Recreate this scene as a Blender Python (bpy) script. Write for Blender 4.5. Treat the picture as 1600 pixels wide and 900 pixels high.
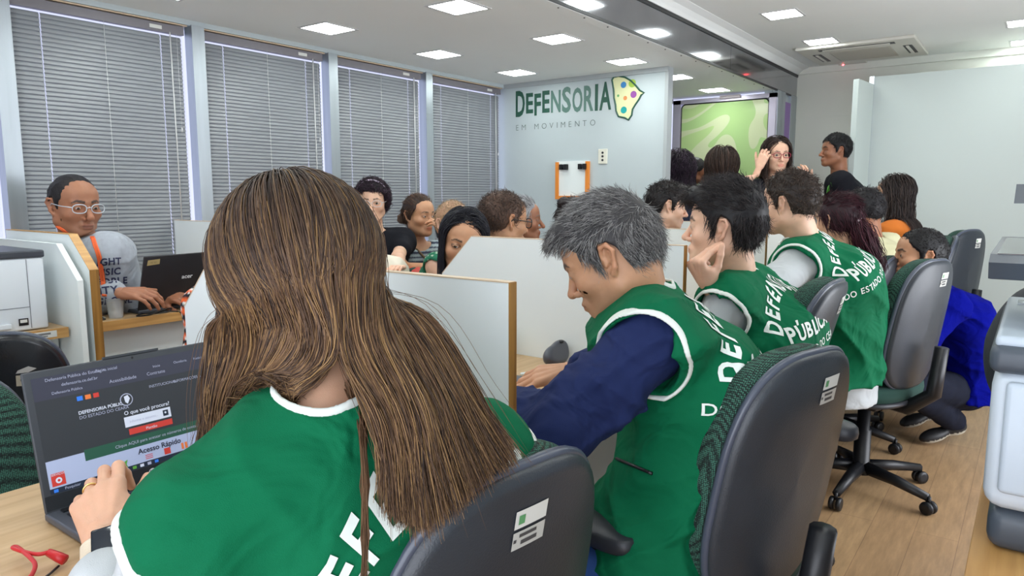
import bpy, bmesh, math, random
import numpy as np
from mathutils import Vector, Matrix
from mathutils.bvhtree import BVHTree
for o in list(bpy.data.objects): bpy.data.objects.remove(o)
SC = bpy.context.scene; COL = SC.collection
f32 = np.float32
V = lambda *a: np.array(a, dtype=float)
def nrm(a): a = np.asarray(a, float); return a/np.linalg.norm(a)
def lin(r, g, b):
    f = lambda c: (c/255/12.92) if c/255 <= .04045 else ((c/255+.055)/1.055)**2.4
    return (f(r), f(g), f(b))

# ------------------------------------------------------------------ camera
FPX = 1110.0; EYE = V(0, 0, 1.28)
PITCH = math.atan((450-305)/FPX); PSI = math.radians(36.3895)
FH = V(-math.sin(PSI), math.cos(PSI), 0); UP = V(0, 0, 1)
FW = FH*math.cos(PITCH)-UP*math.sin(PITCH)
CU = FH*math.sin(PITCH)+UP*math.cos(PITCH)
CR = V(math.cos(PSI), math.sin(PSI), 0)
def P(px, py, d): return EYE+(FW+CR*((px-800)/FPX)-CU*((py-450)/FPX))*d   # a sighting at a measured distance
def adir(a, e=0):      # heading: 0 towards the camera, 90 towards image right, 180 away; e raises the look
    a, e = math.radians(a), math.radians(e)
    return nrm((CR*math.sin(a)-FH*math.cos(a))*math.cos(e)+UP*math.sin(e))
cd = bpy.data.cameras.new('camera'); cam = bpy.data.objects.new('camera', cd); COL.objects.link(cam)
cd.sensor_width = 36; cd.lens = FPX*36/1600; cd.clip_start = .05
m = Matrix.Identity(4)
for i in range(3): m[i][0] = CR[i]; m[i][1] = CU[i]; m[i][2] = -FW[i]; m[i][3] = EYE[i]
cam.matrix_world = m; SC.camera = cam

# ------------------------------------------------------------------ world and exposure
SC.view_settings.view_transform = 'Standard'; SC.view_settings.look = 'None'
SC.view_settings.gamma = 1; SC.view_settings.use_curve_mapping = False
SC.view_settings.exposure = 1.5
LAMP = 10.0        # ceiling panels
w = bpy.data.worlds.new('World'); SC.world = w; w.use_nodes = True
bg = w.node_tree.nodes['Background']; bg.inputs[0].default_value = (.68, .72, 1, 1); bg.inputs[1].default_value = .45

def fill_light(name, loc, size, target, power, col):
    L = bpy.data.lights.new(name, 'AREA'); L.shape = 'RECTANGLE'; L.size, L.size_y = size; L.energy = power; L.color = col
    o = bpy.data.objects.new(name, L); COL.objects.link(o); o.location = loc
    o.rotation_euler = (Vector(target)-Vector(loc)).to_track_quat('-Z', 'Z').to_euler(); return o
# fill lights added out of view, behind the camera and at the right wall
fill_light('rear_fill_light', (.1, -1.36, 1.15), (2.2, 2.1), (.1, 5, 2.6), 21, (.93, .97, 1))
fill_light('side_fill_light', (1.36, 3.6, 1.15), (1.6, 2.1), (-5, 3.6, 2.7), 25, (.95, .98, 1))
# ------------------------------------------------------------------ materials
MATS = {}
def mat(name, col=(.8, .8, .8), rough=.5, metal=0, bump=0, bscale=200, var=0, vscale=8, emit=0, attr=False, spec=.5, sheen=0, alpha=1, trans=0, sss=0, stretch=None, fold=0):
    if name in MATS: return MATS[name]
    M = bpy.data.materials.new(name); M.use_nodes = True; N = M.node_tree.nodes; L = M.node_tree.links
    b = N['Principled BSDF']; b.inputs['Roughness'].default_value = rough; b.inputs['Metallic'].default_value = metal
    b.inputs['Specular IOR Level'].default_value = spec; b.inputs['Base Color'].default_value = (*col, 1)
    if sheen: b.inputs['Sheen Weight'].default_value = sheen
    if trans: b.inputs['Transmission Weight'].default_value = trans
    if alpha < 1: b.inputs['Alpha'].default_value = alpha
    if sss: b.inputs['Subsurface Weight'].default_value = sss; b.inputs['Subsurface Scale'].default_value = .01; b.inputs['Subsurface Radius'].default_value = (1, .35, .2)
    src = None
    if attr:
        a = N.new('ShaderNodeAttribute'); a.attribute_name = 'Col'; src = a.outputs['Color']
    tc = N.new('ShaderNodeTexCoord'); mp = N.new('ShaderNodeMapping'); L.new(tc.outputs['Object'], mp.inputs[0])
    if stretch: mp.inputs['Scale'].default_value = stretch
    if var:
        n = N.new('ShaderNodeTexNoise'); n.inputs['Scale'].default_value = vscale; n.inputs['Detail'].default_value = 5; L.new(mp.outputs[0], n.inputs['Vector'])
        mr = N.new('ShaderNodeMapRange'); mr.inputs[1].default_value = .3; mr.inputs[2].default_value = .7
        mr.inputs[3].default_value = 1-var; mr.inputs[4].default_value = 1+var; L.new(n.outputs['Fac'], mr.inputs[0])
        mx = N.new('ShaderNodeVectorMath'); mx.operation = 'SCALE'
        if src: L.new(src, mx.inputs[0])
        else: mx.inputs[0].default_value = col
        L.new(mr.outputs[0], mx.inputs['Scale']); src = mx.outputs[0]
    if src: L.new(src, b.inputs['Base Color'])
    if bump:
        n = N.new('ShaderNodeTexNoise'); n.inputs['Scale'].default_value = bscale; n.inputs['Detail'].default_value = 2; L.new(mp.outputs[0], n.inputs['Vector'])
        bp = N.new('ShaderNodeBump'); bp.inputs['Strength'].default_value = bump; bp.inputs['Distance'].default_value = .002
        L.new(n.outputs['Fac'], bp.inputs['Height']); L.new(bp.outputs[0], b.inputs['Normal'])
    if fold:
        n = N.new('ShaderNodeTexNoise'); n.inputs['Scale'].default_value = 9; n.inputs['Detail'].default_value = 2; n.inputs['Distortion'].default_value = 1.2; L.new(tc.outputs['Object'], n.inputs['Vector'])
        b2 = N.new('ShaderNodeBump'); b2.inputs['Strength'].default_value = fold; b2.inputs['Distance'].default_value = .03; L.new(n.outputs['Fac'], b2.inputs['Height'])
        if bump: L.new(bp.outputs[0], b2.inputs['Normal'])
        L.new(b2.outputs[0], b.inputs['Normal'])
    if emit:
        b.inputs['Emission Color'].default_value = (*col, 1); b.inputs['Emission Strength'].default_value = emit
    MATS[name] = M; return M
def wood(name, c1, c2, axis='Y', scale=1.0, rough=.45):
    M = bpy.data.materials.new(name); M.use_nodes = True; N = M.node_tree.nodes; L = M.node_tree.links; b = N['Principled BSDF']
    tc = N.new('ShaderNodeTexCoord'); mp = N.new('ShaderNodeMapping'); L.new(tc.outputs['Object'], mp.inputs[0])
    s = {'X': (2, 40, 40), 'Y': (40, 2, 40), 'Z': (60, 60, 1.5)}[axis]; mp.inputs['Scale'].default_value = tuple(v*scale for v in s)
    n = N.new('ShaderNodeTexNoise'); n.inputs['Scale'].default_value = 1.3; n.inputs['Detail'].default_value = 6; n.inputs['Distortion'].default_value = .6; L.new(mp.outputs[0], n.inputs['Vector'])
    cr = N.new('ShaderNodeValToRGB'); cr.color_ramp.elements[0].position = .35; cr.color_ramp.elements[1].position = .65
    cr.color_ramp.elements[0].color = (*c1, 1); cr.color_ramp.elements[1].color = (*c2, 1)
    L.new(n.outputs['Fac'], cr.inputs[0]); L.new(cr.outputs[0], b.inputs['Base Color']); b.inputs['Roughness'].default_value = rough
    MATS[name] = M; return M

# ------------------------------------------------------------------ objects
def tag(o, label=None, cat=None, group=None, kind=None):
    if label: o['label'] = label
    if cat: o['category'] = cat
    if group: o['group'] = group
    if kind: o['kind'] = kind
    return o
def empty(name, loc, label, cat, group=None, rz=0):
    o = bpy.data.objects.new(name, None); COL.objects.link(o); o.location = loc; o.rotation_euler[2] = rz
    o.empty_display_size = .1; return tag(o, label, cat, group)
def pin(o, parent):
    o.parent = parent
    if parent is not None:
        mw = parent.matrix_basis if parent.parent is None else parent.parent.matrix_basis @ parent.matrix_basis
        o.matrix_parent_inverse = mw.inverted() if getattr(o, '_w', True) else Matrix()
    return o
def mesh_obj(name, verts, faces, mats, parent=None, smooth=False, cols=None, midx=None, local=False):
    me = bpy.data.meshes.new(name)
    verts = np.asarray(verts, dtype=f32)
    if isinstance(faces, np.ndarray) and faces.ndim == 2:
        nf, k = faces.shape
        me.vertices.add(len(verts)); me.vertices.foreach_set('co', verts.ravel())
        me.loops.add(nf*k); me.loops.foreach_set('vertex_index', faces.ravel().astype(np.int32))
        me.polygons.add(nf); me.polygons.foreach_set('loop_start', np.arange(0, nf*k, k, dtype=np.int32))
        me.update(calc_edges=True)
    else:
        me.from_pydata([tuple(map(float, v)) for v in verts], [], [tuple(map(int, q)) for q in faces]); me.update()
    for q in (mats if isinstance(mats, (list, tuple)) else [mats]): me.materials.append(q)
    if smooth: me.polygons.foreach_set('use_smooth', np.ones(len(me.polygons), bool))
    if midx is not None: me.polygons.foreach_set('material_index', np.asarray(midx, dtype=np.int32))
    if cols is not None:
        a = me.attributes.new('Col', 'FLOAT_COLOR', 'POINT')
        c4 = np.ones((len(verts), 4), f32); c4[:, :3] = cols; a.data.foreach_set('color', c4.ravel())
    o = bpy.data.objects.new(name, me); COL.objects.link(o)
    if parent is not None:
        o.parent = parent
        if not local:
            mw = parent.matrix_basis.copy(); q = parent.parent
            mi = parent.matrix_parent_inverse
            while q is not None: mw = q.matrix_basis @ mi @ mw; mi = q.matrix_parent_inverse; q = q.parent
            o.matrix_parent_inverse = mw.inverted()
    return o
class MB:
    """collects simple solids into one mesh"""
    def __init__(s): s.v = []; s.f = []; s.m = []
    def add(s, v, f, mi=0):
        n = len(s.v); s.v += [tuple(map(float, q)) for q in v]; s.f += [tuple(int(i)+n for i in q) for q in f]; s.m += [mi]*len(f); return s
    def box(s, lo, hi, mi=0, bev=0, M=None):
        x0, y0, z0 = lo; x1, y1, z1 = hi
        if bev:
            bm = bmesh.new(); bmesh.ops.create_cube(bm, size=1)
            for q in bm.verts: q.co = Vector(((x0+x1)/2+q.co.x*(x1-x0), (y0+y1)/2+q.co.y*(y1-y0), (z0+z1)/2+q.co.z*(z1-z0)))
            bmesh.ops.bevel(bm, geom=bm.edges[:], offset=bev, segments=3, affect='EDGES', profile=.5)
            v = [tuple(q.co) for q in bm.verts]; bm.verts.index_update(); f = [[q.index for q in p.verts] for p in bm.faces]; bm.free()
        else:
            v = [(x0, y0, z0), (x1, y0, z0), (x1, y1, z0), (x0, y1, z0), (x0, y0, z1), (x1, y0, z1), (x1, y1, z1), (x0, y1, z1)]
            f = [(0, 3, 2, 1), (4, 5, 6, 7), (0, 1, 5, 4), (1, 2, 6, 5), (2, 3, 7, 6), (3, 0, 4, 7)]
        if M is not None: v = [tuple(M @ Vector(q)) for q in v]
        return s.add(v, f, mi)
    def prism(s, poly, a, ext, mi=0):   # poly: 3-D points of one flat face, ext: extrusion vector
        poly = [np.asarray(q, float) for q in poly]; n = len(poly); e = np.asarray(ext, float)
        v = poly+[q+e for q in poly]; f = [tuple(range(n))[::-1], tuple(range(n, 2*n))]+[(i, (i+1) % n, n+(i+1) % n, n+i) for i in range(n)]
        return s.add(v, f, mi)
    def tube(s, pts, r, seg=8, mi=0, cap=True):
        pts = [np.asarray(q, float) for q in pts]; n = len(pts); rr = r if hasattr(r, '__len__') else [r]*n; v = []
        prev = None
        for i in range(n):
            t = nrm(pts[min(i+1, n-1)]-pts[max(i-1, 0)])
            if prev is None: a = nrm(np.cross(t, (0, 0, 1) if abs(t[2]) < .9 else (1, 0, 0)))
            else: a = nrm(prev-t*np.dot(prev, t))
            prev = a; b = np.cross(t, a)
            for j in range(seg):
                an = 2*math.pi*j/seg; v.append(pts[i]+(a*math.cos(an)+b*math.sin(an))*rr[i])
        f = [(i*seg+j, i*seg+(j+1) % seg, (i+1)*seg+(j+1) % seg, (i+1)*seg+j) for i in range(n-1) for j in range(seg)]
        if cap: f += [tuple(range(seg))[::-1], tuple(range((n-1)*seg, n*seg))]
        return s.add(v, f, mi)
    def lathe(s, prof, c=(0, 0, 0), seg=24, mi=0, axis=(0, 0, 1), cap=True):
        ax = nrm(axis); a = nrm(np.cross(ax, (0, 0, 1) if abs(ax[2]) < .9 else (1, 0, 0))); b = np.cross(ax, a); c = np.asarray(c, float)
        v = [c+ax*z+(a*math.cos(2*math.pi*j/seg)+b*math.sin(2*math.pi*j/seg))*r for r, z in prof for j in range(seg)]; n = len(prof)
        f = [(i*seg+j, i*seg+(j+1) % seg, (i+1)*seg+(j+1) % seg, (i+1)*seg+j) for i in range(n-1) for j in range(seg)]
        if cap: f += [tuple(range(seg))[::-1], tuple(range((n-1)*seg, n*seg))]
        return s.add(v, f, mi)
    def obj(s, name, mats, parent=None, smooth=False, local=False):
        o = mesh_obj(name, s.v, s.f, mats, parent, smooth, midx=s.m, local=local)
        if smooth == 'auto': pass
        return o
def autosmooth(o, ang=40):
    me = o.data; bm = bmesh.new(); bm.from_mesh(me)
    for p in bm.faces: p.smooth = True
    for e in bm.edges:
        e.smooth = not (len(e.link_faces) == 2 and e.calc_face_angle(0) > math.radians(ang))
    bm.to_mesh(me); bm.free(); return o
def copy_tree(o, parent=None):
    c = o.copy(); COL.objects.link(c)
    if parent is not None: c.parent = parent
    for ch in list(o.children): copy_tree(ch, c)
    return c

# ------------------------------------------------------------------ writing
def text2d(s, size=1.0, bold=0.0, sx=1.0, align='CENTER', res=3):
    c = bpy.data.curves.new('t', 'FONT'); c.body = s; c.size = 1; c.offset = bold; c.align_x = align; c.resolution_u = res; c.fill_mode = 'BOTH'
    o = bpy.data.objects.new('t', c); me = bpy.data.meshes.new_from_object(o)
    v = [(q.co.x*size*sx, q.co.y*size) for q in me.vertices]; f = [tuple(p.vertices) for p in me.polygons]
    bpy.data.objects.remove(o); bpy.data.curves.remove(c); bpy.data.meshes.remove(me)
    return v, f
def put2d(mb, v2, f, o, u, v, mi=0, lift=(0, 0, 0)):
    o = np.asarray(o, float)+np.asarray(lift); u = np.asarray(u, float); v = np.asarray(v, float)
    mb.add([o+u*a+v*b for a, b in v2], f, mi)
def label2d(mb, s, o, u, v, size, mi=0, bold=0.0, sx=1.0, align='CENTER'):
    a, f = text2d(s, size, bold, sx, align); put2d(mb, a, f, o, u, v, mi)
def quad2d(mb, o, u, v, x0, y0, x1, y1, mi=0):
    put2d(mb, [(x0, y0), (x1, y0), (x1, y1), (x0, y1)], [(0, 1, 2, 3)], o, u, v, mi)
def disc2d(mb, o, u, v, cx, cy, r, mi=0, n=20, ry=None):
    ry = ry or r
    put2d(mb, [(cx+r*math.cos(2*math.pi*i/n), cy+ry*math.sin(2*math.pi*i/n)) for i in range(n)], [tuple(range(n))], o, u, v, mi)

# ------------------------------------------------------------------ implicit surfaces
def smin(a, b, k):
    if k <= 0: return np.minimum(a, b)
    h = np.maximum(k-np.abs(a-b), 0)/k; return np.minimum(a, b)-h*h*k*.25
def smax(a, b, k): return -smin(-a, -b, k)
class Field:
    def __init__(s, prims=(), disp=None): s.p = list(prims); s.disp = disp
    @staticmethod
    def dist(q, x):
        if q['t'] == 'rc':
            a, b = q['a'], q['b']
            if 'lat' in q:
                l, sc = q['lat'], q['s']-1
                x = x+(x@l)[..., None]*(sc*l); a = a+(a@l)*sc*l; b = b+(b@l)*sc*l
            ba = b-a; L = max(float(ba@ba), 1e-9); pa = x-a.astype(f32)
            h = np.clip((pa@ba.astype(f32))/L, 0, 1); e = pa-h[..., None]*ba.astype(f32)
            return np.sqrt((e*e).sum(-1))-(q['ra']+(q['rb']-q['ra'])*h)
        if q['t'] == 'el':
            y = (x-q['c'].astype(f32))@q['R'].astype(f32); r = q['r'].astype(f32)
            k0 = np.sqrt(((y/r)**2).sum(-1)); k1 = np.sqrt(((y/(r*r))**2).sum(-1))+1e-9
            return k0*(k0-1)/k1
        if q['t'] == 'pl': return (x-q['c'].astype(f32))@q['n'].astype(f32)
        if q['t'] == 'fn': return q['f'](x)
    def ev(s, pts, ctr=None, hd=0):
        d = np.full(pts.shape[:-1], .15, f32)
        for q in s.p:
            k = q.get('k', 0); op = q.get('op', 'add')
            if ctr is not None and q['t'] in ('rc', 'el'):
                dc = Field.dist(q, ctr.astype(f32)); sel = np.nonzero(dc < hd*1.3+k+.01)[0]
                if len(sel) == 0:
                    continue
                x = pts[sel]; e = Field.dist(q, x)
                if op == 'add': d[sel] = smin(d[sel], e, k)
                else: d[sel] = smax(d[sel], -e, k)
            else:
                e = Field.dist(q, pts)
                if op == 'add': d = smin(d, e, k)
                elif op == 'sub': d = smax(d, -e, k)
                else: d = smax(d, e, k)
        if s.disp is not None: d = d+s.disp(pts)
        return d.astype(f32)
class Fn:
    def __init__(s, f): s.f = f
    def ev(s, pts, ctr=None, hd=0): return s.f(pts, ctr, hd).astype(f32)
def rc(a, b, ra, rb=None, k=.02, lat=None, s=1.0, op='add'):
    d = dict(t='rc', a=np.asarray(a, float), b=np.asarray(b, float), ra=ra, rb=ra if rb is None else rb, k=k, op=op)
    if lat is not None: d['lat'] = np.asarray(lat, f32); d['s'] = s
    return d
def el(c, r, R=None, k=.02, op='add'):
    return dict(t='el', c=np.asarray(c, float), r=np.asarray(r, float), R=np.eye(3) if R is None else R, k=k, op=op)
def pl(c, n, k=.005, op='int'): return dict(t='pl', c=np.asarray(c, float), n=nrm(n), k=k, op=op)
def bounds(prims, pad=.03):
    lo = np.full(3, 1e9); hi = -lo
    for q in prims:
        if q.get('op', 'add') != 'add': continue
        if q['t'] == 'rc':
            f = 1/q['s'] if 'lat' in q else 1
            for e, r in ((q['a'], q['ra']), (q['b'], q['rb'])): lo = np.minimum(lo, e-r*f); hi = np.maximum(hi, e+r*f)
        elif q['t'] == 'el': r = q['r'].max(); lo = np.minimum(lo, q['c']-r); hi = np.maximum(hi, q['c']+r)
    return lo-pad, hi+pad
def snet(field, lo, hi, vox, B=10, pad=.012):
    lo = np.asarray(lo, float); hi = np.asarray(hi, float)
    nb = np.maximum(np.ceil((hi-lo)/(vox*B)).astype(int), 1)
    bi = np.stack(np.meshgrid(*[np.arange(n) for n in nb], indexing='ij'), -1).reshape(-1, 3)
    ctr = lo+(bi+.5)*B*vox; hd = B*vox*.87
    d0 = field.ev(ctr.astype(f32)[:, None, :], None)[:, 0]
    act = np.abs(d0) < hd*1.35+pad; bi = bi[act]; ctr = ctr[act]
    if len(bi) == 0: return np.zeros((0, 3)), np.zeros((0, 4), int)
    off = np.stack(np.meshgrid(*[np.arange(B+1)]*3, indexing='ij'), -1).reshape(-1, 3)
    base = bi*B; vals = np.empty((len(bi), (B+1)**3), f32)
    for s0 in range(0, len(bi), 400):
        sl = slice(s0, s0+400)
        pts = (lo+(base[sl, None, :]+off[None])*vox).astype(f32)
        vals[sl] = field.ev(pts, ctr[sl], hd)
    vals = vals.reshape(-1, B+1, B+1, B+1); N = nb*B+2
    ins = vals < 0
    cs = [(i, j, k) for i in (0, 1) for j in (0, 1) for k in (0, 1)]
    cnt = sum(ins[:, i:i+B, j:j+B, k:k+B].astype(np.int8) for i, j, k in cs)
    b_, i_, j_, k_ = np.nonzero((cnt > 0) & (cnt < 8))
    if len(b_) == 0: return np.zeros((0, 3)), np.zeros((0, 4), int)
    cv = np.stack([vals[b_, i_+i, j_+j, k_+k] for i, j, k in cs], 1)
    acc = np.zeros((len(b_), 3)); n = np.zeros(len(b_))
    C8 = np.array(cs, float)
    for a in range(8):
        for c in range(a+1, 8):
            if abs(C8[a]-C8[c]).sum() != 1: continue
            v0, v1 = cv[:, a], cv[:, c]; ok = (v0 < 0) != (v1 < 0)
            t = np.where(ok, v0/np.where(ok, v0-v1, 1), 0)
            acc += np.where(ok[:, None], C8[a]+(C8[c]-C8[a])*t[:, None], 0); n += ok
    g = base[b_]+np.stack([i_, j_, k_], 1)
    verts = lo+(g+acc/n[:, None])*vox
    def gid(q): return ((q[:, 0]+1)*(N[1]+1)+(q[:, 1]+1))*(N[2]+1)+(q[:, 2]+1)
    ids = gid(g); order = np.argsort(ids); sid = ids[order]
    faces = []
    for ax in range(3):
        o1, o2 = [(1, 2), (2, 0), (0, 1)][ax]
        sl0 = [slice(0, B)]*3; sl1 = list(sl0); sl1[ax] = slice(1, B+1)
        A = ins[(slice(None), *sl0)]; Bn = ins[(slice(None), *sl1)]
        b2, i2, j2, k2 = np.nonzero(A != Bn)
        q = base[b2]+np.stack([i2, j2, k2], 1); flip = A[b2, i2, j2, k2]
        e1 = np.zeros(3, int); e1[o1] = 1; e2 = np.zeros(3, int); e2[o2] = 1
        quad = [q-e1-e2, q-e2, q, q-e1]; idx = []; good = np.ones(len(q), bool)
        for c in quad:
            k = gid(c); p = np.searchsorted(sid, k); p = np.clip(p, 0, len(sid)-1); good &= sid[p] == k; idx.append(order[p])
        F = np.stack(idx, 1); F[~flip] = F[~flip][:, ::-1]; faces.append(F[good])
    return verts, np.concatenate(faces)
def wrinkle(seed, amp, scale, axis=None):
    rng = np.random.RandomState(seed); K = rng.normal(size=(6, 3))*scale
    if axis is not None: ax = nrm(axis); K = K-np.outer(K@ax, ax)*.0+np.outer(rng.normal(size=6)*scale, ax)
    ph = rng.uniform(0, 6.28, 6); W = rng.normal(size=(6, 3))*scale*.45
    def f(p):
        d = 0
        for i in range(6):
            wv = np.sin(p@W[i].astype(f32)+ph[i]*2)*1.3
            d = d+(1-np.abs(np.sin(p@K[i].astype(f32)*.5+ph[i]+wv)))**3
        return (-(d/6)*amp*3.2).astype(f32)
    return f
# ------------------------------------------------------------------ people
SK = dict(fair=lin(226, 182, 155), light=lin(212, 165, 135), tan=lin(196, 146, 112), brown=lin(160, 108, 80), dark=lin(128, 84, 62))
def M_skin(): return mat('skin', attr=True, rough=.48, bump=.15, bscale=700, var=.06, vscale=35, sss=.12)
def M_hair(): return mat('hair_strands', attr=True, rough=.52, spec=.35)
def M_cloth(n, c, r=.85, var=.05, bump=.35, sc=900): return mat('cloth_'+n, c, rough=r, bump=bump, bscale=sc, var=var, vscale=14, spec=.2)
def M_clothA(): return mat('cloth_patterned', attr=True, rough=.85, bump=.3, bscale=900, spec=.2)
class Frame:
    def __init__(s, c, fwd, up=(0, 0, 1), sc=1.0, roll=0):
        s.c = np.asarray(c, float); s.y = nrm(fwd); x = nrm(np.cross(s.y, up)); z = np.cross(x, s.y)
        r = math.radians(roll); s.x = x*math.cos(r)+z*math.sin(r); s.z = np.cross(s.x, s.y); s.s = sc
        s.R = np.stack([s.x, s.y, s.z], 1)
    def w(s, p): return s.c+s.R@(np.asarray(p, float)*s.s)
    def loc(s, p): return ((p-s.c.astype(p.dtype))@s.R.astype(p.dtype))/s.s
    def rc(s, a, b, ra, rb=None, k=.02, op='add'): return rc(s.w(a), s.w(b), ra*s.s, (ra if rb is None else rb)*s.s, k*s.s, op=op)
    def el(s, c, r, k=.02, op='add', R=None): return el(s.w(c), np.asarray(r)*s.s, s.R if R is None else s.R@R, k*s.s, op)
def rotx(a): a = math.radians(a); return np.array([[1, 0, 0], [0, math.cos(a), -math.sin(a)], [0, math.sin(a), math.cos(a)]])
def roty(a): a = math.radians(a); return np.array([[math.cos(a), 0, math.sin(a)], [0, 1, 0], [-math.sin(a), 0, math.cos(a)]])
def rotz(a): a = math.radians(a); return np.array([[math.cos(a), -math.sin(a), 0], [math.sin(a), math.cos(a), 0], [0, 0, 1]])
def head_prims(F, female=False, jaw=1.0, nose=1.0, eyes=True, ears=True, fat=0, mouth=0):
    g = .93 if female else 1.0
    p = [F.el((0, -.012, .024), (.074, .093, .087), k=0),
         F.el((0, .022, -.030), (.057+fat, .062, .078), k=.03),
         F.el((0, .040, .045), (.055, .046, .042), k=.03)]
    for s in (-1, 1):
        p += [F.rc((s*.052*g*jaw, -.004, -.056), (s*.018*jaw, .062, -.092), .019+fat*.6, .017+fat*.3, k=.03),
              F.el((s*.042, .052, -.026), (.020+fat, .024, .018), k=.025),
              F.rc((s*.012, .083, .020), (s*.040, .070, .019), .010, .008, k=.012)]
    p += [F.el((0, .069, -.094), (.017*jaw, .018, .015), k=.02),
          F.el((0, .080, -.064), (.024, .013, .017), k=.012)]
    for s in (-1, 1): p.append(F.el((s*.031, .098, .001), (.017, .020, .013), k=.012, op='sub'))
    p += [F.rc((0, .084, .010), (0, .080+.025*nose, -.031), .0065, .0095*nose, k=.010),
          F.el((0, .082+.024*nose, -.034), (.0105*nose, .011, .0095), k=.006)]
    for s in (-1, 1): p.append(F.el((s*.0125*nose, .091, -.038), (.0075, .010, .0075), k=.005))
    for s in (-1, 1): p.append(F.el((s*.0065*nose, .098, -.0455), (.0035, .006, .003), k=.003, op='sub'))
    p += [F.el((0, .0885+.002*mouth, -.0615), (.021, .0075, .0052), k=.004), F.el((0, .087, -.0725-.004*mouth), (.018, .0085, .0062), k=.004)]
    if mouth: p.append(F.el((0, .093, -.067), (.015, .008, .0032), k=.002, op='sub'))
    if eyes:
        for s in (-1, 1):
            p += [F.el((s*.031, .0735, .001), (.0148, .0143, .0132), k=.004),
                  F.el((s*.031, .090, -.0008), (.0140, .010, .0038), k=.002, op='sub'),
                  F.el((s*.031, .074, .001), (.0112, .0112, .0112), k=0)]
    if ears:
        for s in (-1, 1):
            q = lambda x, y, z: (s*x, y, z)
            p += [F.rc(q(.070, .004, .006), q(.080, -.004, .026), .0045, .0042, k=.004), F.rc(q(.080, -.004, .026), q(.086, -.018, .027), .0042, k=.004),
                  F.rc(q(.086, -.018, .027), q(.087, -.026, .012), .0042, k=.004), F.rc(q(.087, -.026, .012), q(.079, -.015, -.018), .0042, .0045, k=.004),
                  F.rc(q(.079, -.015, -.018), q(.073, -.006, -.029), .0055, .0062, k=.005),
                  F.rc(q(.071, -.012, -.005), q(.074, -.015, .014), .0058, .006, k=.006), F.rc(q(.072, .001, -.010), q(.073, 0, .000), .004, k=.004),
                  F.rc(q(.079, -.018, .012), q(.079, -.014, -.008), .0042, .004, k=.004)]
            p.append(F.el(q(.085, -.009, .002), (.0085, .0075, .014), k=.003, op='sub'))
    return p
def head_col(F, skin, brow, lip=(.45, .16, .14), stub=0, lips=True, female=False, liner=0):
    skin = np.array(skin)
    def f(v):
        q = F.loc(v); x, y, z = np.abs(q[:, 0]), q[:, 1], q[:, 2]; c = np.tile(skin, (len(v), 1))
        red = np.exp(-((x-.04)**2+(y-.07)**2+(z+.03)**2)/.0006)*.35+np.exp(-(x**2+(y-.105)**2+(z+.034)**2)/.0003)*.4+(x > .078)*.35
        c = c*(1-red[:, None]*np.array([.03, .22, .22]))
        if stub:
            m = np.clip((-.040-z)/.02, 0, 1)*np.clip((y+.01)/.03, 0, 1)*stub; m = np.maximum(m, stub*((z < -.045) & (z > -.058) & (x < .03) & (y > .06)))
            c = c*(1-m[:, None])+np.array(brow)*m[:, None]*1.2
        bz = .0225+.004*np.clip((x-.014)/.02, 0, 1)-.008*np.clip((x-.036)/.015, 0, 1)
        th = (.0035 if female else .005)*(1-.6*np.clip((x-.03)/.02, 0, 1))
        m = np.clip((th-np.abs(z-bz))/.0018+.5, 0, 1)*((x > .011) & (x < .050) & (y > .045))*.9
        c = c*(1-m[:, None])+np.array(brow)*m[:, None]
        d = np.sqrt((x/.025)**2+((z+.0670)/.0125)**2+((y-.09)/.016)**2)
        m = np.clip((1-d)*4, 0, 1)*(.85 if female else .5)
        c = c*(1-m[:, None])+np.array(lip)*m[:, None]
        m = np.exp(-((z+.0668)/.0012)**2)*(x < .022)*(y > .08)*.7; c = c*(1-m[:, None]*.8)
        if liner:
            e = np.sqrt(((x-.031)/.0155)**2+((z-.002)/.0066)**2); m = np.exp(-((e-1.02)/.18)**2)*(y > .07)*liner; c = c*(1-m[:, None])+np.array([.02, .01, .01])*m[:, None]
        return c
    return f
def ico(sub=3):
    bm = bmesh.new(); bmesh.ops.create_icosphere(bm, subdivisions=sub, radius=1); v = np.array([q.co[:] for q in bm.verts]); bm.verts.index_update()
    f = np.array([[q.index for q in p.verts] for p in bm.faces]); bm.free(); return v, f
ICO = ico(4)
def eyeballs(F, gaze=(0, 1, 0), iris=(.05, .025, .012)):
    vs, fs, cs = [], [], []; g = nrm(gaze)
    for s in (-1, 1):
        v, f = ICO; ang = np.degrees(np.arccos(np.clip(v@g, -1, 1)))
        c = np.where(ang[:, None] < 13, (.005, .004, .004), np.where(ang[:, None] < 33, iris, (.55, .50, .47)))
        vs.append(np.array([F.w(q*.0122+np.array([s*.031, .0745, .001])) for q in v])); fs.append(f+len(v)*len(fs)); cs.append(c)
    f3 = np.concatenate(fs); f4 = np.concatenate([f3, f3[:, 2:3]], 1)
    return np.concatenate(vs), f3, np.concatenate(cs)
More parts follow.
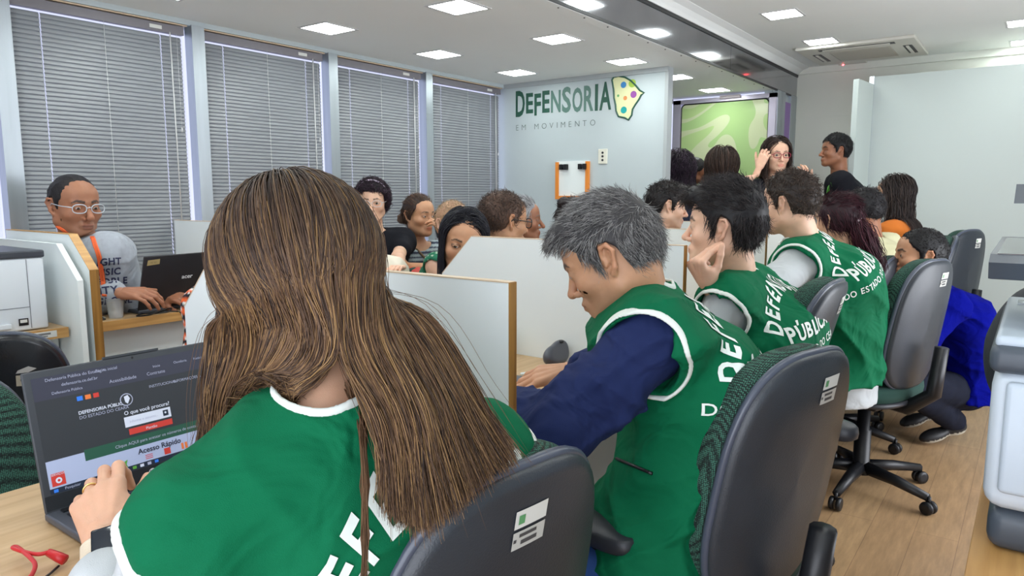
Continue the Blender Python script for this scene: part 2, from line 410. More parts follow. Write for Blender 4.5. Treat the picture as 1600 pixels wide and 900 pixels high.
def hand_prims(w, d, n, side, curl=(20, 30, 20), spread=1.0, thumb=(35, 10), size=1.0, fing=None):
    """w wrist, d wrist-to-knuckle, n out of the back of the hand"""
    d = nrm(d); n = nrm(np.asarray(n)-d*np.dot(n, d)); l = np.cross(n, d) if side == 'R' else np.cross(d, n)
    T = lambda a, b, c: w+(d*a+l*b+n*c)*size
    p = []; K = [(.088, .029), (.092, .010), (.087, -.009), (.078, -.027)]
    LN = [(.043, .026, .021), (.048, .030, .022), (.044, .028, .021), (.035, .021, .019)]
    p.append(rc(w-d*.05*size, T(.012, 0, 0), .024*size, .022*size, k=.01, lat=n, s=1.25))
    for i, (a, b) in enumerate(K):
        p.append(rc(T(.012, b*.55, -.002), T(a, b, 0), .0145*size, .0105*size, k=.012*size))
    if size >= 1.0 or fing:
        for (a, b) in K: p.append(rc(T(.025, b*.5, .0135), T(a-.006, b, .0058), .0042*size, .0050*size, k=.007*size))
    p.append(rc(T(.03, .014, -.006), T(.07, -.01, -.007), .014*size, .013*size, k=.014*size))
    p.append(rc(T(.02, .016, -.008), T(.05, .030, -.012), .014*size, .011*size, k=.014*size))
    for i, (a, b) in enumerate(K):
        cu = fing[i] if fing else curl; o = T(a, b, 0); ang = 0
        sp = (b/.03)*5*spread
        for j in range(3):
            ang += cu[j]; an = math.radians(ang); sa = math.radians(sp)
            u = (d*math.cos(sa)+l*math.sin(sa))*math.cos(an)-n*math.sin(an)
            r = [(.0092, .0086), (.0086, .0078), (.0078, .0066)][j]; r = [q*(.88 if i == 3 else 1)*size for q in r]
            e = o+u*LN[i][j]*size; p.append(rc(o, e, r[0], r[1], k=.004*size)); o = e
    ta, tb = map(math.radians, thumb)
    o = T(.022, .020, -.010); u = nrm(d*math.cos(ta)+l*math.sin(ta)-n*math.sin(tb)); e = o+u*.040*size; p.append(rc(o, e, .014*size, .0115*size, k=.014*size))
    u2 = nrm(u+d*.35); e2 = e+u2*.034*size; p.append(rc(e, e2, .0108*size, .0098*size, k=.004*size)); e3 = e2+nrm(u2+d*.2-n*.1)*.026*size; p.append(rc(e2, e3, .0098*size, .0078*size, k=.004*size))
    return p
def strand_mesh(paths, rad, cols, sides=3, taper=True):
    paths = np.asarray(paths, float); N, S, _ = paths.shape
    t = np.gradient(paths, axis=1); t /= np.linalg.norm(t, axis=2, keepdims=True)+1e-9
    rng = np.random.RandomState(5); ref = rng.normal(size=(N, 1, 3)); a = np.cross(t, np.broadcast_to(ref, t.shape)); a /= np.linalg.norm(a, axis=2, keepdims=True)+1e-9; b = np.cross(t, a)
    r = np.broadcast_to(np.asarray(rad, float).reshape(-1, 1) if np.ndim(rad) else np.full((1, 1), rad), (N, S)).copy()
    if taper: s = np.linspace(0, 1, S); r = r*(1-.75*s**3)[None]
    vs = []
    for j in range(sides):
        an = 2*math.pi*j/sides; vs.append(paths+(a*math.cos(an)+b*math.sin(an))*r[..., None])
    v = np.stack(vs, 2).reshape(-1, 3)
    base = (np.arange(N)[:, None]*S+np.arange(S-1)[None])*sides; fs = []
    for j in range(sides):
        k = (j+1) % sides; fs.append(np.stack([base+j, base+k, base+sides+k, base+sides+j], -1).reshape(-1, 4))
    c = np.asarray(cols, float); c = np.broadcast_to(c[:, None] if c.ndim == 2 else c, (N, S, 3)); c = np.repeat(c.reshape(-1, 3), sides, 0)
    return v, np.concatenate(fs), c
def join_parts(parts):
    vs, fs, cs = [], [], []; n = 0
    for v, f, c in parts:
        if len(v) == 0: continue
        if f.shape[1] == 3: f = np.concatenate([f, f[:, 2:3]], 1)
        c = np.asarray(c, float); c = np.tile(c, (len(v), 1)) if c.ndim == 1 else c
        vs.append(v); fs.append(f+n); cs.append(c); n += len(v)
    return np.concatenate(vs), np.concatenate(fs), np.concatenate(cs)
def parts_obj(name, parts, M, parent=None):
    v, f, c = join_parts(parts)
    tri = f[:, 2] == f[:, 3]
    faces = [tuple(q) for q in f[~tri]] if tri.any() else f
    if tri.any():
        faces = [tuple(q) for q in f[~tri]]+[tuple(q[:3]) for q in f[tri]]
    return mesh_obj(name, v, faces, M, parent, smooth=True, cols=c)
CRAN = (0, -.012, .024), (.074, .093, .087)
def hline(y, st='man'):
    tab = {'man': ([-.12, -.06, -.042, -.032, -.02, 0, .006, .012, .020, .026, .05, .066, .10], [-.052, -.048, -.035, .018, .034, .034, .004, -.012, -.008, .024, .044, .066, .080]),
           'fringe': ([-.12, -.06, -.028, -.012, .006, .03, .06, .10], [-.065, -.058, -.035, .022, -.020, .005, .028, .034]),
           'woman': ([-.12, -.06, -.02, .006, .02, .045, .062, .10], [-.07, -.07, -.06, -.03, .012, .045, .066, .074]),
           'bald': ([-.12, -.06, -.028, -.012, .006, .02, .03, .10], [-.055, -.050, -.03, .030, -.01, .02, .04, .075])}[st]
    return np.interp(y, tab[0], tab[1])
def short_hair(F, dark, light, L=.025, thick=.008, st='man', n=3000, rad=.0006, comb=None, extra=(), lift=.35, curl=0, vox=.004, seed=1, top=0, seg=5, shellcol=None, jit=.16):
    r = np.array(CRAN[1])+thick; c = np.array(CRAN[0])+V(0, 0, top*.4)
    prims = [F.el(c, r+V(0, 0, top*.6), k=0)]+[F.el(a, b, k=.02) for a, b in extra]
    reg = lambda x: (lambda q: (hline(q[..., 1], st)-q[..., 2])*.8*F.s)(F.loc(x)).astype(f32)
    prims.append(dict(t='fn', f=reg, k=.006, op='int'))
    rng = np.random.RandomState(seed); W = wrinkle(seed, .003, 60)
    fld = Field(prims, disp=lambda x: W(x))
    lo, hi = F.c-.16*F.s, F.c+.16*F.s
    v, f = snet(fld, lo, hi, vox)
    dark = np.array(dark); light = np.array(light)
    parts = [(v, f, dark*.8 if shellcol is None else np.array(shellcol))]
    if n and len(v):
        i = rng.randint(0, len(v), n); p = v[i]; q = F.loc(p)
        keep = (q[:, 2] > hline(q[:, 1], st)-.002) & (np.linalg.norm((q-np.array(CRAN[0]))/np.array(CRAN[1]), axis=1) > 1.0); p = p[keep]; q = q[keep]; n = len(p)
        nm = (q-np.array(CRAN[0]))/np.array(CRAN[1])**2; nm /= np.linalg.norm(nm, axis=1, keepdims=True)
        if comb is None:
            d = q-V(0, -.06, .115); 
        else: d = comb(q)
        d = d-nm*(d*nm).sum(1)[:, None]; d /= np.linalg.norm(d, axis=1, keepdims=True)+1e-6
        Ls = L*rng.uniform(.55, 1.15, n); pts = [q-nm*.002]; cu = rng.normal(size=(n, 3))*curl
        dd = d+nm*lift+rng.normal(size=(n, 3))*jit; dd /= np.linalg.norm(dd, axis=1, keepdims=True)
        for s in range(seg):
            pts.append(pts[-1]+dd*(Ls/seg)[:, None]); dd = dd-nm*(lift*1.6/seg)+np.cross(dd, cu)*(1/seg); dd /= np.linalg.norm(dd, axis=1, keepdims=True)
        path = np.stack(pts, 1); ok = ~((np.abs(path[..., 0]) > .058) & (path[..., 1] > -.036) & (path[..., 1] < .004) & (path[..., 2] > -.04) & (path[..., 2] < .030)).any(1) if st != 'woman' else np.ones(n, bool)
        if st != 'woman': ok &= ~((path[..., 1] > .045) & (path[..., 2] < .035)).any(1)
        path = path[ok]; n = len(path); path = F.c+(path*F.s)@F.R.T
        mix = rng.beta(.8, 1.4, n)[:, None]; cl = dark*(1-mix)+light*mix
        parts.append(strand_mesh(path, rad*rng.uniform(.7, 1.3, n), cl))
    return parts
def long_hair(F, dark, light, L=.35, n=1500, rad=.0011, part=0.0, curl=.0, coll=None, seg=16, seed=2, thick=.010, back=.35, wave=0, mixp=(.8, 1.6), base=None, st='woman', vox=.006, stiff=.55, facekeep=True):
    rng = np.random.RandomState(seed); dark = np.array(dark); light = np.array(light)
    c = np.array(CRAN[0]); r = np.array(CRAN[1])+.004
    pts = rng.normal(size=(n*4, 3)); pts /= np.linalg.norm(pts, axis=1, keepdims=True); q = c+pts*r
    q = q[(q[:, 2] > np.maximum(hline(q[:, 1], st)+.004, -.045))][:n]; n = len(q)
    nm = (q-c)/r**2; nm /= np.linalg.norm(nm, axis=1, keepdims=True)
    side = np.sign(q[:, 0]-part+rng.normal(size=n)*.016)
    d = np.stack([side*1.2, -back*np.ones(n)-.5*(q[:, 1] > .02)+rng.normal(size=n)*.25, -.15*np.ones(n)], 1); d[q[:, 1] < -.03] = d[q[:, 1] < -.03]*V(.04, 1, 1)+V(0, 0, -.5)
    d = d-nm*(d*nm).sum(1)[:, None]; d /= np.linalg.norm(d, axis=1, keepdims=True)
    lay = rng.uniform(.003, thick+.006, n)
    P0 = F.c+(q*F.s)@F.R.T; D = d@F.R.T; Ls = L*rng.uniform(.8, 1.08, n); step = Ls/seg; out = [P0]; p = P0.copy()
    cf = Field([F.el(c, r, k=0)]+[F.el((0, .03, -.04), (.068, .064, .08), k=.02)]+(coll or []))
    eps = .004; ph = rng.uniform(0, 6.28, n); wd = rng.normal(size=(n, 3)); wd /= np.linalg.norm(wd, axis=1, keepdims=True)
    for s in range(seg):
        zl = F.loc(p)[:, 2:3]; sf = np.where(zl > .030, .80, stiff); p_old = p.copy(); D = D*sf+V(0, 0, -1)*(1-sf)*.9+rng.normal(size=(n, 3))*(curl*.5+.01); D /= np.linalg.norm(D, axis=1, keepdims=True)
        p = p+D*step[:, None]+wd*(wave*np.sin(s*1.6+ph)*.01)[:, None]
        for _ in range(2):
            x = p.astype(f32); d0 = cf.ev(x[None])[0]
            g = np.stack([cf.ev((x+np.eye(3, dtype=f32)[a]*eps)[None])[0]-d0 for a in range(3)], 1); g /= np.linalg.norm(g, axis=1, keepdims=True)+1e-9
            push = lay*F.s-d0; push = np.where(zl[:, 0] > -.025, push, np.maximum(push, 0)); p = p+g*push[:, None]
        mv = p-p_old; mv /= np.linalg.norm(mv, axis=1, keepdims=True)+1e-9; D = np.where(zl > -.025, mv, D)
        out.append(p.copy())
    path = np.stack(out, 1)
    pl_ = F.loc(path.astype(float)); ok = ~((np.abs(pl_[..., 0]) < .050) & (pl_[..., 1] > .056) & (pl_[..., 2] < .052) & (pl_[..., 2] > -.14)).any(1); path = path[ok]; n = int(ok.sum()); ph = ph[ok]; wd = wd[ok]
    if curl:
        t = np.linspace(0, 1, path.shape[1])[None, :, None]; an = t*26+ph[:, None, None]
        path = path+(np.sin(an)*wd[:, None]+np.cos(an)*np.roll(wd, 1, 1)[:, None])*curl*.06*np.minimum(t*4, 1)
    mix = rng.beta(*mixp, n)[:, None]; cl = dark*(1-mix)+light*mix
    parts = [strand_mesh(path, rad*F.s*rng.uniform(.7, 1.3, n), cl)]
    reg = lambda x: (lambda u: (hline(u[..., 1], st)-u[..., 2])*.8*F.s)(F.loc(x)).astype(f32)
    v, f = snet(Field([F.el(c, r+.003, k=0), dict(t='fn', f=reg, k=.006, op='int')]), F.c-.15*F.s, F.c+.15*F.s, vox); parts.append((v, f, dark*.7))
    if base:
        lo, hi = bounds(base); v, f = snet(Field(base), lo, hi, vox*1.5); parts.append((v, f, dark*.7))
    return parts
def person(label, hc, look, tf, skin='tan', hs=1.0, roll=0, female=False, nb=None, pv=None, sw=None, sh=None, arms=None, mode='sit', vb=.008, vh=.005,
           face=None, brow=(.02, .012, .01), hair=(), clothes=(), group=None, stub=0, lip=None, gaze=(0, 1, 0), fat=0, trousers=lin(28, 32, 48), shoe=lin(30, 30, 32), knees=None, slouch=.03, neck=None, handsz=None, cat='person', spread=1.0, necklen=.165):
    F = Frame(hc, look, sc=hs, roll=roll); tf = nrm((tf[0], tf[1], 0)); right = nrm(np.cross(tf, UP)); face = face or {}
    skinc = np.array(SK[skin] if isinstance(skin, str) else skin)
    nb = np.asarray(nb if nb is not None else F.w((0, -.045, 0))-UP*necklen*hs, float)
    if pv is None: pv = V(nb[0], nb[1], .56 if mode == 'sit' else .92)-tf*.02
    pv = np.asarray(pv, float); sw = sw or (.152 if female else .172)
    S = sh or {'L': nb-right*sw-UP*.045, 'R': nb+right*sw-UP*.045}
    S = {k: np.asarray(v, float) for k, v in S.items()}
    lat = nrm(S['R']-S['L']); nr = neck or (.047 if female else .056)
    spine = nb-pv; up = nrm(spine); wa = pv+spine*.36-tf*slouch; ch = pv+spine*.70-tf*slouch*1.3
    g = (.92 if female else 1.0)*spread; A = {}
    for s, sg in (('L', -1), ('R', 1)):
        a = dict((arms or {}).get(s, {}))
        if 'e' not in a: a['e'] = S[s]-UP*.27+tf*(.10 if mode == 'sit' else .0)+right*sg*.05
        if 'w' not in a: a['w'] = a['e']+(nrm(tf*.9-right*sg*.25-UP*.15)*.25 if mode == 'sit' else nrm(V(0, 0, -1)+tf*.15)*.25)
        a['e'] = np.asarray(a['e'], float); a['w'] = np.asarray(a['w'], float)
        a.setdefault('d', a['w']-a['e']); a.setdefault('n', UP if mode == 'sit' else right*sg); a.setdefault('hk', {}); A[s] = a
    def torso(i, arms=True):
        p = [rc(pv+UP*.0, wa, (.112+i)*g, (.100+i)*g, k=0, lat=lat, s=.68), rc(wa, ch, (.100+i)*g, (.116+i)*g, k=.03, lat=lat, s=.68),
             rc(ch, nb-up*.075, (.116+i)*g, (.088+i)*g, k=.03, lat=lat, s=.68), rc(S['L']+up*0, S['R'], .052*g+i, k=.05),
             rc(nb-up*.025, S['L']+up*.012, .042+i*.7, .048+i, k=.035), rc(nb-up*.025, S['R']+up*.012, .042+i*.7, .048+i, k=.035)]
        if fat: p.append(el(pv+spine*.25+tf*.05, (fat+i, fat+i, fat+i), k=.06))
        if female: p += [el(ch+tf*.085+up*-.01+lat*s*.065, (.055+i,)*3, k=.04) for s in (-1, 1)]
        return p
    neckp = rc(nb-up*.06, F.w((0, -.028, -.045)), nr*1.12, nr, k=.03)
    def arm(s, i, fr=2.0, k=.022):
        a = A[s]; q = []; u = min(fr, 1.0); ag = .93 if female else 1.0
        q.append(rc(S[s], S[s]+(a['e']-S[s])*u, .049*ag+i, (.049-.010*u)*ag+i, k=k))
        if fr > 1: t = fr-1; q.append(rc(a['e'], a['e']+(a['w']-a['e'])*t, .039*ag+i, (.039-.013*t)*ag+i, k=.02))
        return q
    hips = {s: pv+right*sg*.085-UP*.03 for s, sg in (('L', -1), ('R', 1))}
    legp = {}
    for s, sg in (('L', -1), ('R', 1)):
        if knees and s in knees: kn, an, ft = [np.asarray(q, float) for q in knees[s]]
        elif mode == 'sit': kn = hips[s]+tf*.42+right*sg*.05; kn[2] = .50; an = kn-tf*.02; an = V(an[0], an[1], .09); ft = tf
        else: kn = hips[s]+right*sg*.01; kn = V(kn[0], kn[1], .49)+tf*.02; an = V(kn[0], kn[1], .09)-tf*.02; ft = tf
        legp[s] = (kn, an, ft)
    def legs(i):
        q = []
        for s in 'LR': kn, an, ft = legp[s]; q += [rc(hips[s], kn, .080+i, .056+i, k=.03), rc(kn, an, .056+i, .040+i, k=.02)]
        return q
    # the body: torso, arms and legs; finer head and hands meet it at neck and wrists
    nm = (nb+F.w((0, -.028, -.045)))*.5; nd = nrm(F.w((0, -.028, -.045))-nb)
    bp = torso(0)+[neckp]+legs(0)
    for s in 'LR': bp += arm(s, 0)
    bp.append(pl(nm+nd*.006, nd, k=0))
    for s in 'LR':
        a = A[s]; cutc = a['w']-nrm(a['w']-a['e'])*.01
    lo, hi = bounds(bp, .02); v, f = snet(Field(bp), lo, hi, vb); parts = [(v, f, skinc)]
    hp = head_prims(F, female=female, fat=face.get('fat', 0), jaw=face.get('jaw', 1), nose=face.get('nose', 1), mouth=face.get('mouth', 0), eyes=vh <= .0052)+[neckp, pl(nm-nd*.006, -nd, k=0)]
    hb = F.c; v, f = snet(Field(hp), np.minimum(hb-.155*hs, nm-.08), np.maximum(hb+.155*hs, nm+.06), vh)
    hcol = head_col(F, skinc, brow, lip or skinc*np.array([.85, .5, .5]), stub=stub, female=female, liner=face.get('liner', .5 if female else .2)); parts.append((v, f, hcol(v)))
    if vh <= .0052: v, f, c = eyeballs(F, gaze); parts.append((v, f, c))
    for s in 'LR':
        a = A[s]
        if a.get('nohand'): continue
        hpz = hand_prims(a['w'], a['d'], a['n'], s, size=(handsz or (.93 if female else 1.0)), **a['hk'])
        lo, hi = bounds(hpz, .01); v, f = snet(Field(hpz), lo, hi, a.get('vox', .004)); parts.append((v, f, skinc*np.array([1, .97, .97])))
    body = parts_obj('person', parts, M_skin()); body.data.materials[0] = M_skin(); tag(body, label, cat, group)
    J = dict(F=F, nb=nb, pv=pv, S=S, A=A, up=up, tf=tf, right=right, ch=ch, wa=wa, lat=lat, neckp=neckp, nr=nr, torso=torso, arm=arm, skin=skinc, hips=hips, legp=legp)
    # legs, shoes
    lo, hi = bounds(legs(.012)+torso(.01)[:1], .02)
    tp = legs(.014)+[rc(pv, pv+up*.05, .115*g, .108*g, k=.03, lat=lat, s=.68)]
    v, f = snet(Field(tp+[pl(pv+UP*.10, UP)], disp=wrinkle(3, .004, 22)), lo, hi, max(vb, .008))
    J['trousers'] = mesh_obj('trousers', v, f, M_cloth('denim%02d%02d' % (int(trousers[2]*99), int(trousers[0]*99)), trousers, .9, var=.18), body, True)
    for s in 'LR':
        kn, an, ft = legp[s]; ft = nrm(ft); side = nrm(np.cross(ft, UP)) if abs(ft[2]) < .9 else right; uu = np.cross(side, ft)
        R = np.stack([side, ft, uu], 1); z0 = an-uu*.052
        sp = [el(z0+ft*.115+uu*.010, (.044, .075, .034), R=R, k=.03), el(z0-ft*.005+uu*.020, (.037, .050, .045), R=R, k=.04), rc(an-uu*.03, an+uu*.02, .040, .042, k=.03), pl(z0-uu*.018, -uu, k=.004)]
        lo, hi = bounds(sp[:3], .02); v, f = snet(Field(sp), lo, hi, .007); h = (v-z0)@uu
        cols = np.where(h[:, None] < 0.002, lin(190, 185, 170), shoe); mesh_obj('shoe', v, f, mat('shoe_leather', attr=True, rough=.5), body, True, cols=cols)
    for gmt in clothes: garment(body, J, **gmt)
    for i, h in enumerate(hair):
        if callable(h): h = h(F, J)
        parts_obj('hair', h, M_hair(), body)
    return body, J
def garment(body, J, name='shirt', M=None, infl=.012, sleeve=.6, neck=.012, hem=.06, wr=(1, .004, 25), colf=None, armcut=None, vox=.009, ntilt=.25, trim=None, flare=.012, hemcut=True, neckdrop=0, sl_infl=None):
    nb, pv, up, tf, S, A, lat = J['nb'], J['pv'], J['up'], J['tf'], J['S'], J['A'], J['lat']
    p = J['torso'](infl)+[rc(pv, pv-UP*hem, .112+infl+flare, .118+infl+flare, k=.03, lat=lat, s=.68)]
    if armcut:
        for s in 'LR':
            a = A[s]; dr = nrm(a['e']-S[s]); out = lat*(1 if s == 'R' else -1); dd = nrm(dr*.5+out*.8); c0 = S[s]-out*.012+dd*armcut[1]
            p.append(rc(c0, c0+dd*.25, armcut[0], armcut[0]*1.35, k=.012, op='sub'))
    if sleeve:
        for s in 'LR': p += J['arm'](s, (sl_infl if sl_infl is not None else infl)+.002, sleeve, k=.03)
    hole = rc(nb-up*(.012+neckdrop)+tf*.0, nb+up*.2+tf*ntilt*.2, J['nr']+neck, J['nr']+neck+.03, k=.008, op='sub'); core = list(p); p.append(hole)
    if hemcut: p.append(pl(pv-UP*hem*1.2, -UP))
    fl = Field(p, disp=wrinkle(*wr) if wr else None); lo, hi = bounds(p, .03)
    v, f = snet(fl, lo, hi, vox)
    o = mesh_obj(name, v, f, M or M_clothA(), body, True, cols=colf(v) if colf is not None else None)
    if trim:     # piping that follows the openings
        r = trim.get('r', .0045); Mt = trim['M']; base = Field(core, disp=fl.disp)
        cuts = [hole]+[q for q in core if q.get('op') == 'sub']; nocut = Field([q for q in core if q.get('op') != 'sub'], disp=fl.disp)
        for c in (cuts if trim.get('neck', True) else cuts[1:]):
            cf = Field([dict(c, op='add')])
            def fn(x, ct, hd, cf=cf): return np.sqrt(nocut.ev(x, ct, hd+.04)**2+cf.ev(x)**2)-r
            l2, h2 = bounds([dict(c, op='add')], .02); l2 = np.maximum(l2, lo); h2 = np.minimum(h2, hi)
            if (h2 <= l2).any(): continue
            v, f = snet(Fn(fn), l2, h2, r*.7, pad=.004)
            if len(v): mesh_obj('white_trim', v, f, Mt, o, True)
    J[name] = o; J.setdefault('fields', {})[name] = fl
    return o
def wear_text(J, o, lines, origin, u, vv, n, M, name='lettering', lift=.002, reach=.35):
    """lettering laid on the cloth: lines = [(text, size, bold, sx, x, y, arc radius)]"""
    me = o.data
    vs = [q.co[:] for q in me.vertices]; bvh = BVHTree.FromPolygons(vs, [tuple(p.vertices) for p in me.polygons])
    u, vv, n = nrm(u), nrm(vv), nrm(n)
    for (s, size, bold, sx, x0, y0, R) in lines:
        bm = bmesh.new(); adv = []
        for chh in s:
            v2, f2 = text2d(chh, size, bold, sx, 'LEFT') if chh != ' ' else ([], [])
            wd = (max(q[0] for q in v2) if v2 else size*.35*sx); adv.append((v2, f2, wd+size*.07))
        tot = sum(a[2] for a in adv); x = -tot/2
        for v2, f2, wd in adv:
            if v2:
                xm = x+wd/2; nv = []
                for (a, b) in v2:
                    if R: th = xm/R; lx = a-wd/2; nv.append((x0+math.sin(th)*(R+b)+math.cos(th)*lx, y0-R+math.cos(th)*(R+b)-math.sin(th)*lx))
                    else: nv.append((x0+x+a, y0+b))
                bv = [bm.verts.new((a, b, 0)) for a, b in nv]
                for q in f2:
                    try: bm.faces.new([bv[i] for i in q])
                    except ValueError: pass
            x += wd
        xs = [v.co.x for v in bm.verts]; ys = [v.co.y for v in bm.verts]
        for ax, (a, b) in enumerate(((min(xs), max(xs)), (min(ys), max(ys)))):
            k = a+.008
            while k < b:
                co = [0, 0, 0]; no = [0, 0, 0]; co[ax] = k; no[ax] = 1
                bmesh.ops.bisect_plane(bm, geom=bm.verts[:]+bm.edges[:]+bm.faces[:], plane_co=co, plane_no=no); k += .008
        bad = []
        for q in bm.verts:
            w = origin+u*q.co.x+vv*q.co.y+n*reach
            loc, nn, idx, dist = bvh.ray_cast(Vector(w), Vector(-n))
            if loc is None: bad.append(q); q.co = Vector(origin)
            else: q.co = loc+(nn if nn.dot(Vector(n)) > 0 else -nn)*lift
        bmesh.ops.delete(bm, geom=bad, context='VERTS')
        fl = [p for p in bm.faces if max(e.calc_length() for e in p.edges) > .03]; bmesh.ops.delete(bm, geom=fl, context='FACES')
        bm.verts.index_update()
        if len(bm.faces): mesh_obj(name, [q.co[:] for q in bm.verts], [[q.index for q in p.verts] for p in bm.faces], M, o)
        bm.free()
def glasses(F, M, parent, w=.026, h=.017, rim=.0012, arm=True, MG=None, name='glasses', round_=2.6):
    mb = MB()
    for s in (-1, 1):
        pts = []
        for i in range(25):
            t = 2*math.pi*i/24; c, sn = math.cos(t), math.sin(t); e = 2/round_
            pts.append(F.w((s*.033+w*abs(c)**e*math.copysign(1, c), .099-.004*abs(c)*(1 if c*s > 0 else 0), -.001+h*abs(sn)**e*math.copysign(1, sn))))
        mb.tube(pts, rim*F.s, 6, cap=False)
        if arm: mb.tube([F.w((s*(.033+w), .096, .004)), F.w((s*.076, .05, .006)), F.w((s*.079, -.005, .010)), F.w((s*.077, -.020, -.006))], rim*F.s, 6)
    mb.tube([F.w((-.033+w, .100, .002)), F.w((0, .104, .005)), F.w((.033-w, .100, .002))], rim*F.s, 6)
    return mb.obj(name, M, parent, smooth=True)
# ------------------------------------------------------------------ room
M_white = mat('white_laminate', lin(236, 242, 242), rough=.42, var=.02, vscale=3)
M_wall = mat('white_wall', lin(190, 200, 203), rough=.5, var=.02, vscale=2)
M_ceil = mat('ceiling_panel', lin(240, 242, 240), rough=.6, var=.02, vscale=1.5)
M_alu = mat('brushed_aluminium', lin(176, 184, 190), rough=.38, metal=.75, var=.06, vscale=3, stretch=(8, 8, .6))
M_mirror = mat('polished_steel', lin(168, 170, 176), rough=.09, metal=1, var=.10, vscale=3)
M_dark = mat('dark_plastic', lin(42, 44, 50), rough=.42, var=.06, vscale=30, bump=.1)
M_black = mat('black_plastic', lin(20, 21, 25), rough=.4)
M_oakE = wood('oak_edge', lin(128, 88, 34), lin(168, 122, 58), 'Z', .8)
M_oakX = wood('oak_edge_bright', lin(176, 128, 70), lin(204, 158, 96), 'Y')
M_desk = wood('desk_veneer', lin(184, 150, 108), lin(204, 172, 130), 'Y', .7, .4)
M_edge = mat('beige_edging', lin(214, 190, 160), rough=.35)
def struct(mb, name, M, smooth=False): return tag(mb.obj(name, M, smooth=smooth), kind='structure')
def floor_mat():
    M = bpy.data.materials.new('floor_laminate'); M.use_nodes = True; N = M.node_tree.nodes; L = M.node_tree.links; b = N['Principled BSDF']
    tc = N.new('ShaderNodeTexCoord'); mp = N.new('ShaderNodeMapping'); L.new(tc.outputs['Object'], mp.inputs[0]); mp.inputs['Rotation'].default_value[2] = math.radians(90)
    br = N.new('ShaderNodeTexBrick'); br.inputs['Scale'].default_value = 1; br.inputs['Brick Width'].default_value = 1.2; br.inputs['Row Height'].default_value = .145
    br.inputs['Mortar Size'].default_value = .0012; br.inputs['Color1'].default_value = (*lin(180, 147, 108), 1); br.inputs['Color2'].default_value = (*lin(168, 135, 99), 1); br.inputs['Mortar'].default_value = (*lin(136, 106, 78), 1)
    L.new(mp.outputs[0], br.inputs['Vector'])
    m2 = N.new('ShaderNodeMapping'); m2.inputs['Scale'].default_value = (14, 1.6, 1); L.new(tc.outputs['Object'], m2.inputs[0])
    n = N.new('ShaderNodeTexNoise'); n.inputs['Scale'].default_value = 3; n.inputs['Detail'].default_value = 8; n.inputs['Roughness'].default_value = .7; L.new(m2.outputs[0], n.inputs['Vector'])
    mr = N.new('ShaderNodeMapRange'); mr.inputs[1].default_value = .3; mr.inputs[2].default_value = .7; mr.inputs[3].default_value = .75; mr.inputs[4].default_value = 1.2; L.new(n.outputs['Fac'], mr.inputs[0])
    mx = N.new('ShaderNodeVectorMath'); mx.operation = 'SCALE'; L.new(br.outputs['Color'], mx.inputs[0]); L.new(mr.outputs[0], mx.inputs['Scale'])
    L.new(mx.outputs[0], b.inputs['Base Color']); b.inputs['Roughness'].default_value = .42; return M
X0, XB, X1, Y0, YL, YE, YF = -3.5, -1.83, 1.3, -1.3, 4.65, 6.2, 6.8
struct(MB().box((X0-.15, Y0-.1, -.05), (X1+.1, YF+.1, 0)), 'floor', floor_mat())
struct(MB().box((X0-.15, Y0-.1, 2.15), (XB-.004, YE+.1, 2.26)), 'ceiling', M_ceil)
mb = MB().box((XB+.06, Y0-.1, 2.40), (X1+.1, YF+.1, 2.46))
pr = [(XB, 2.345), (XB+.012, 2.345), (XB+.03, 2.362), (XB+.055, 2.382), (XB+.10, 2.398), (XB+.10, 2.46), (XB, 2.46)]
mb.prism([(x, Y0, z) for x, z in pr], 0, (0, YF-Y0, 0)); struct(mb, 'ceiling_main', M_ceil)
mb = MB().box((XB-.004, Y0, 2.155), (XB, 5.08, 2.33), 0).box((XB-.004, 5.084, 2.155), (XB, YF, 2.33), 0)
struct(mb, 'trim_1', M_mirror)
mb = MB().box((XB-.008, Y0, 2.325), (XB+.006, YF, 2.345), 0).box((XB-.006, Y0, 2.143), (XB+.003, YF, 2.157), 0); struct(mb, 'trim_2', M_black)
mb = MB().box((XB-.075, Y0, 2.141), (XB-.006, 4.4, 2.15), 0)
for i in range(26): mb.lathe([(.005, 0), (.004, -.003)], (XB-.03, .3+i*.235, 2.1405), 8, 1)
struct(mb, 'trim_3', [M_ceil, M_black])
# walls
struct(MB().box((X0-.12, Y0-.1, 0), (X0, YE+.1, .84)).box((X0-.12, Y0-.1, 2.125), (X0-.0, YE+.1, 2.15)).box((X0-.12, 4.66, .84), (X0, YE+.1, 2.15)), 'wall_left', M_wall)
struct(MB().box((X1, Y0-.1, 0), (X1+.1, 2.8, 2.45)).box((X1, 4.4, 0), (X1+.1, YF+.1, 2.45)).box((X1, 2.8, 2.2), (X1+.1, 4.4, 2.45)), 'wall_right', M_wall)  # unseen wall, opening added for the side fill light
struct(MB().box((X0-.1, Y0-.1, 0), (-1.0, Y0, 2.45)).box((1.2, Y0-.1, 0), (X1+.1, Y0, 2.45)).box((-1.0, Y0-.1, 2.2), (1.2, Y0, 2.45)), 'wall_back', M_wall)  # unseen wall, opening added for the rear fill light
struct(MB().box((XB-.09, YF, 0), (X1, YF+.1, 2.40)).box((XB, YF-.004, 1.965), (X1, YF, 2.40)).box((XB, YF-.03, 2.345), (X1, YF, 2.40)), 'wall_far', mat('far_wall_paint', lin(236, 236, 226), rough=.55))
struct(MB().box((X0, YL, 0), (-2.125, YL+.07, 2.15)), 'wall_logo', M_wall)
struct(MB().box((-2.125, YL-.003, 0), (-2.10, YL+.073, 2.15)).box((X0, YL-.012, 2.118), (-2.10, YL, 2.15)), 'trim_4', mat('grey_trim', lin(176, 182, 184), rough=.4))
struct(MB().box((X0, YE, 0), (-2.98, YE+.08, 2.15)).box((-2.98, YE, 0), (XB, YE+.08, .85)), 'wall_end', M_wall)
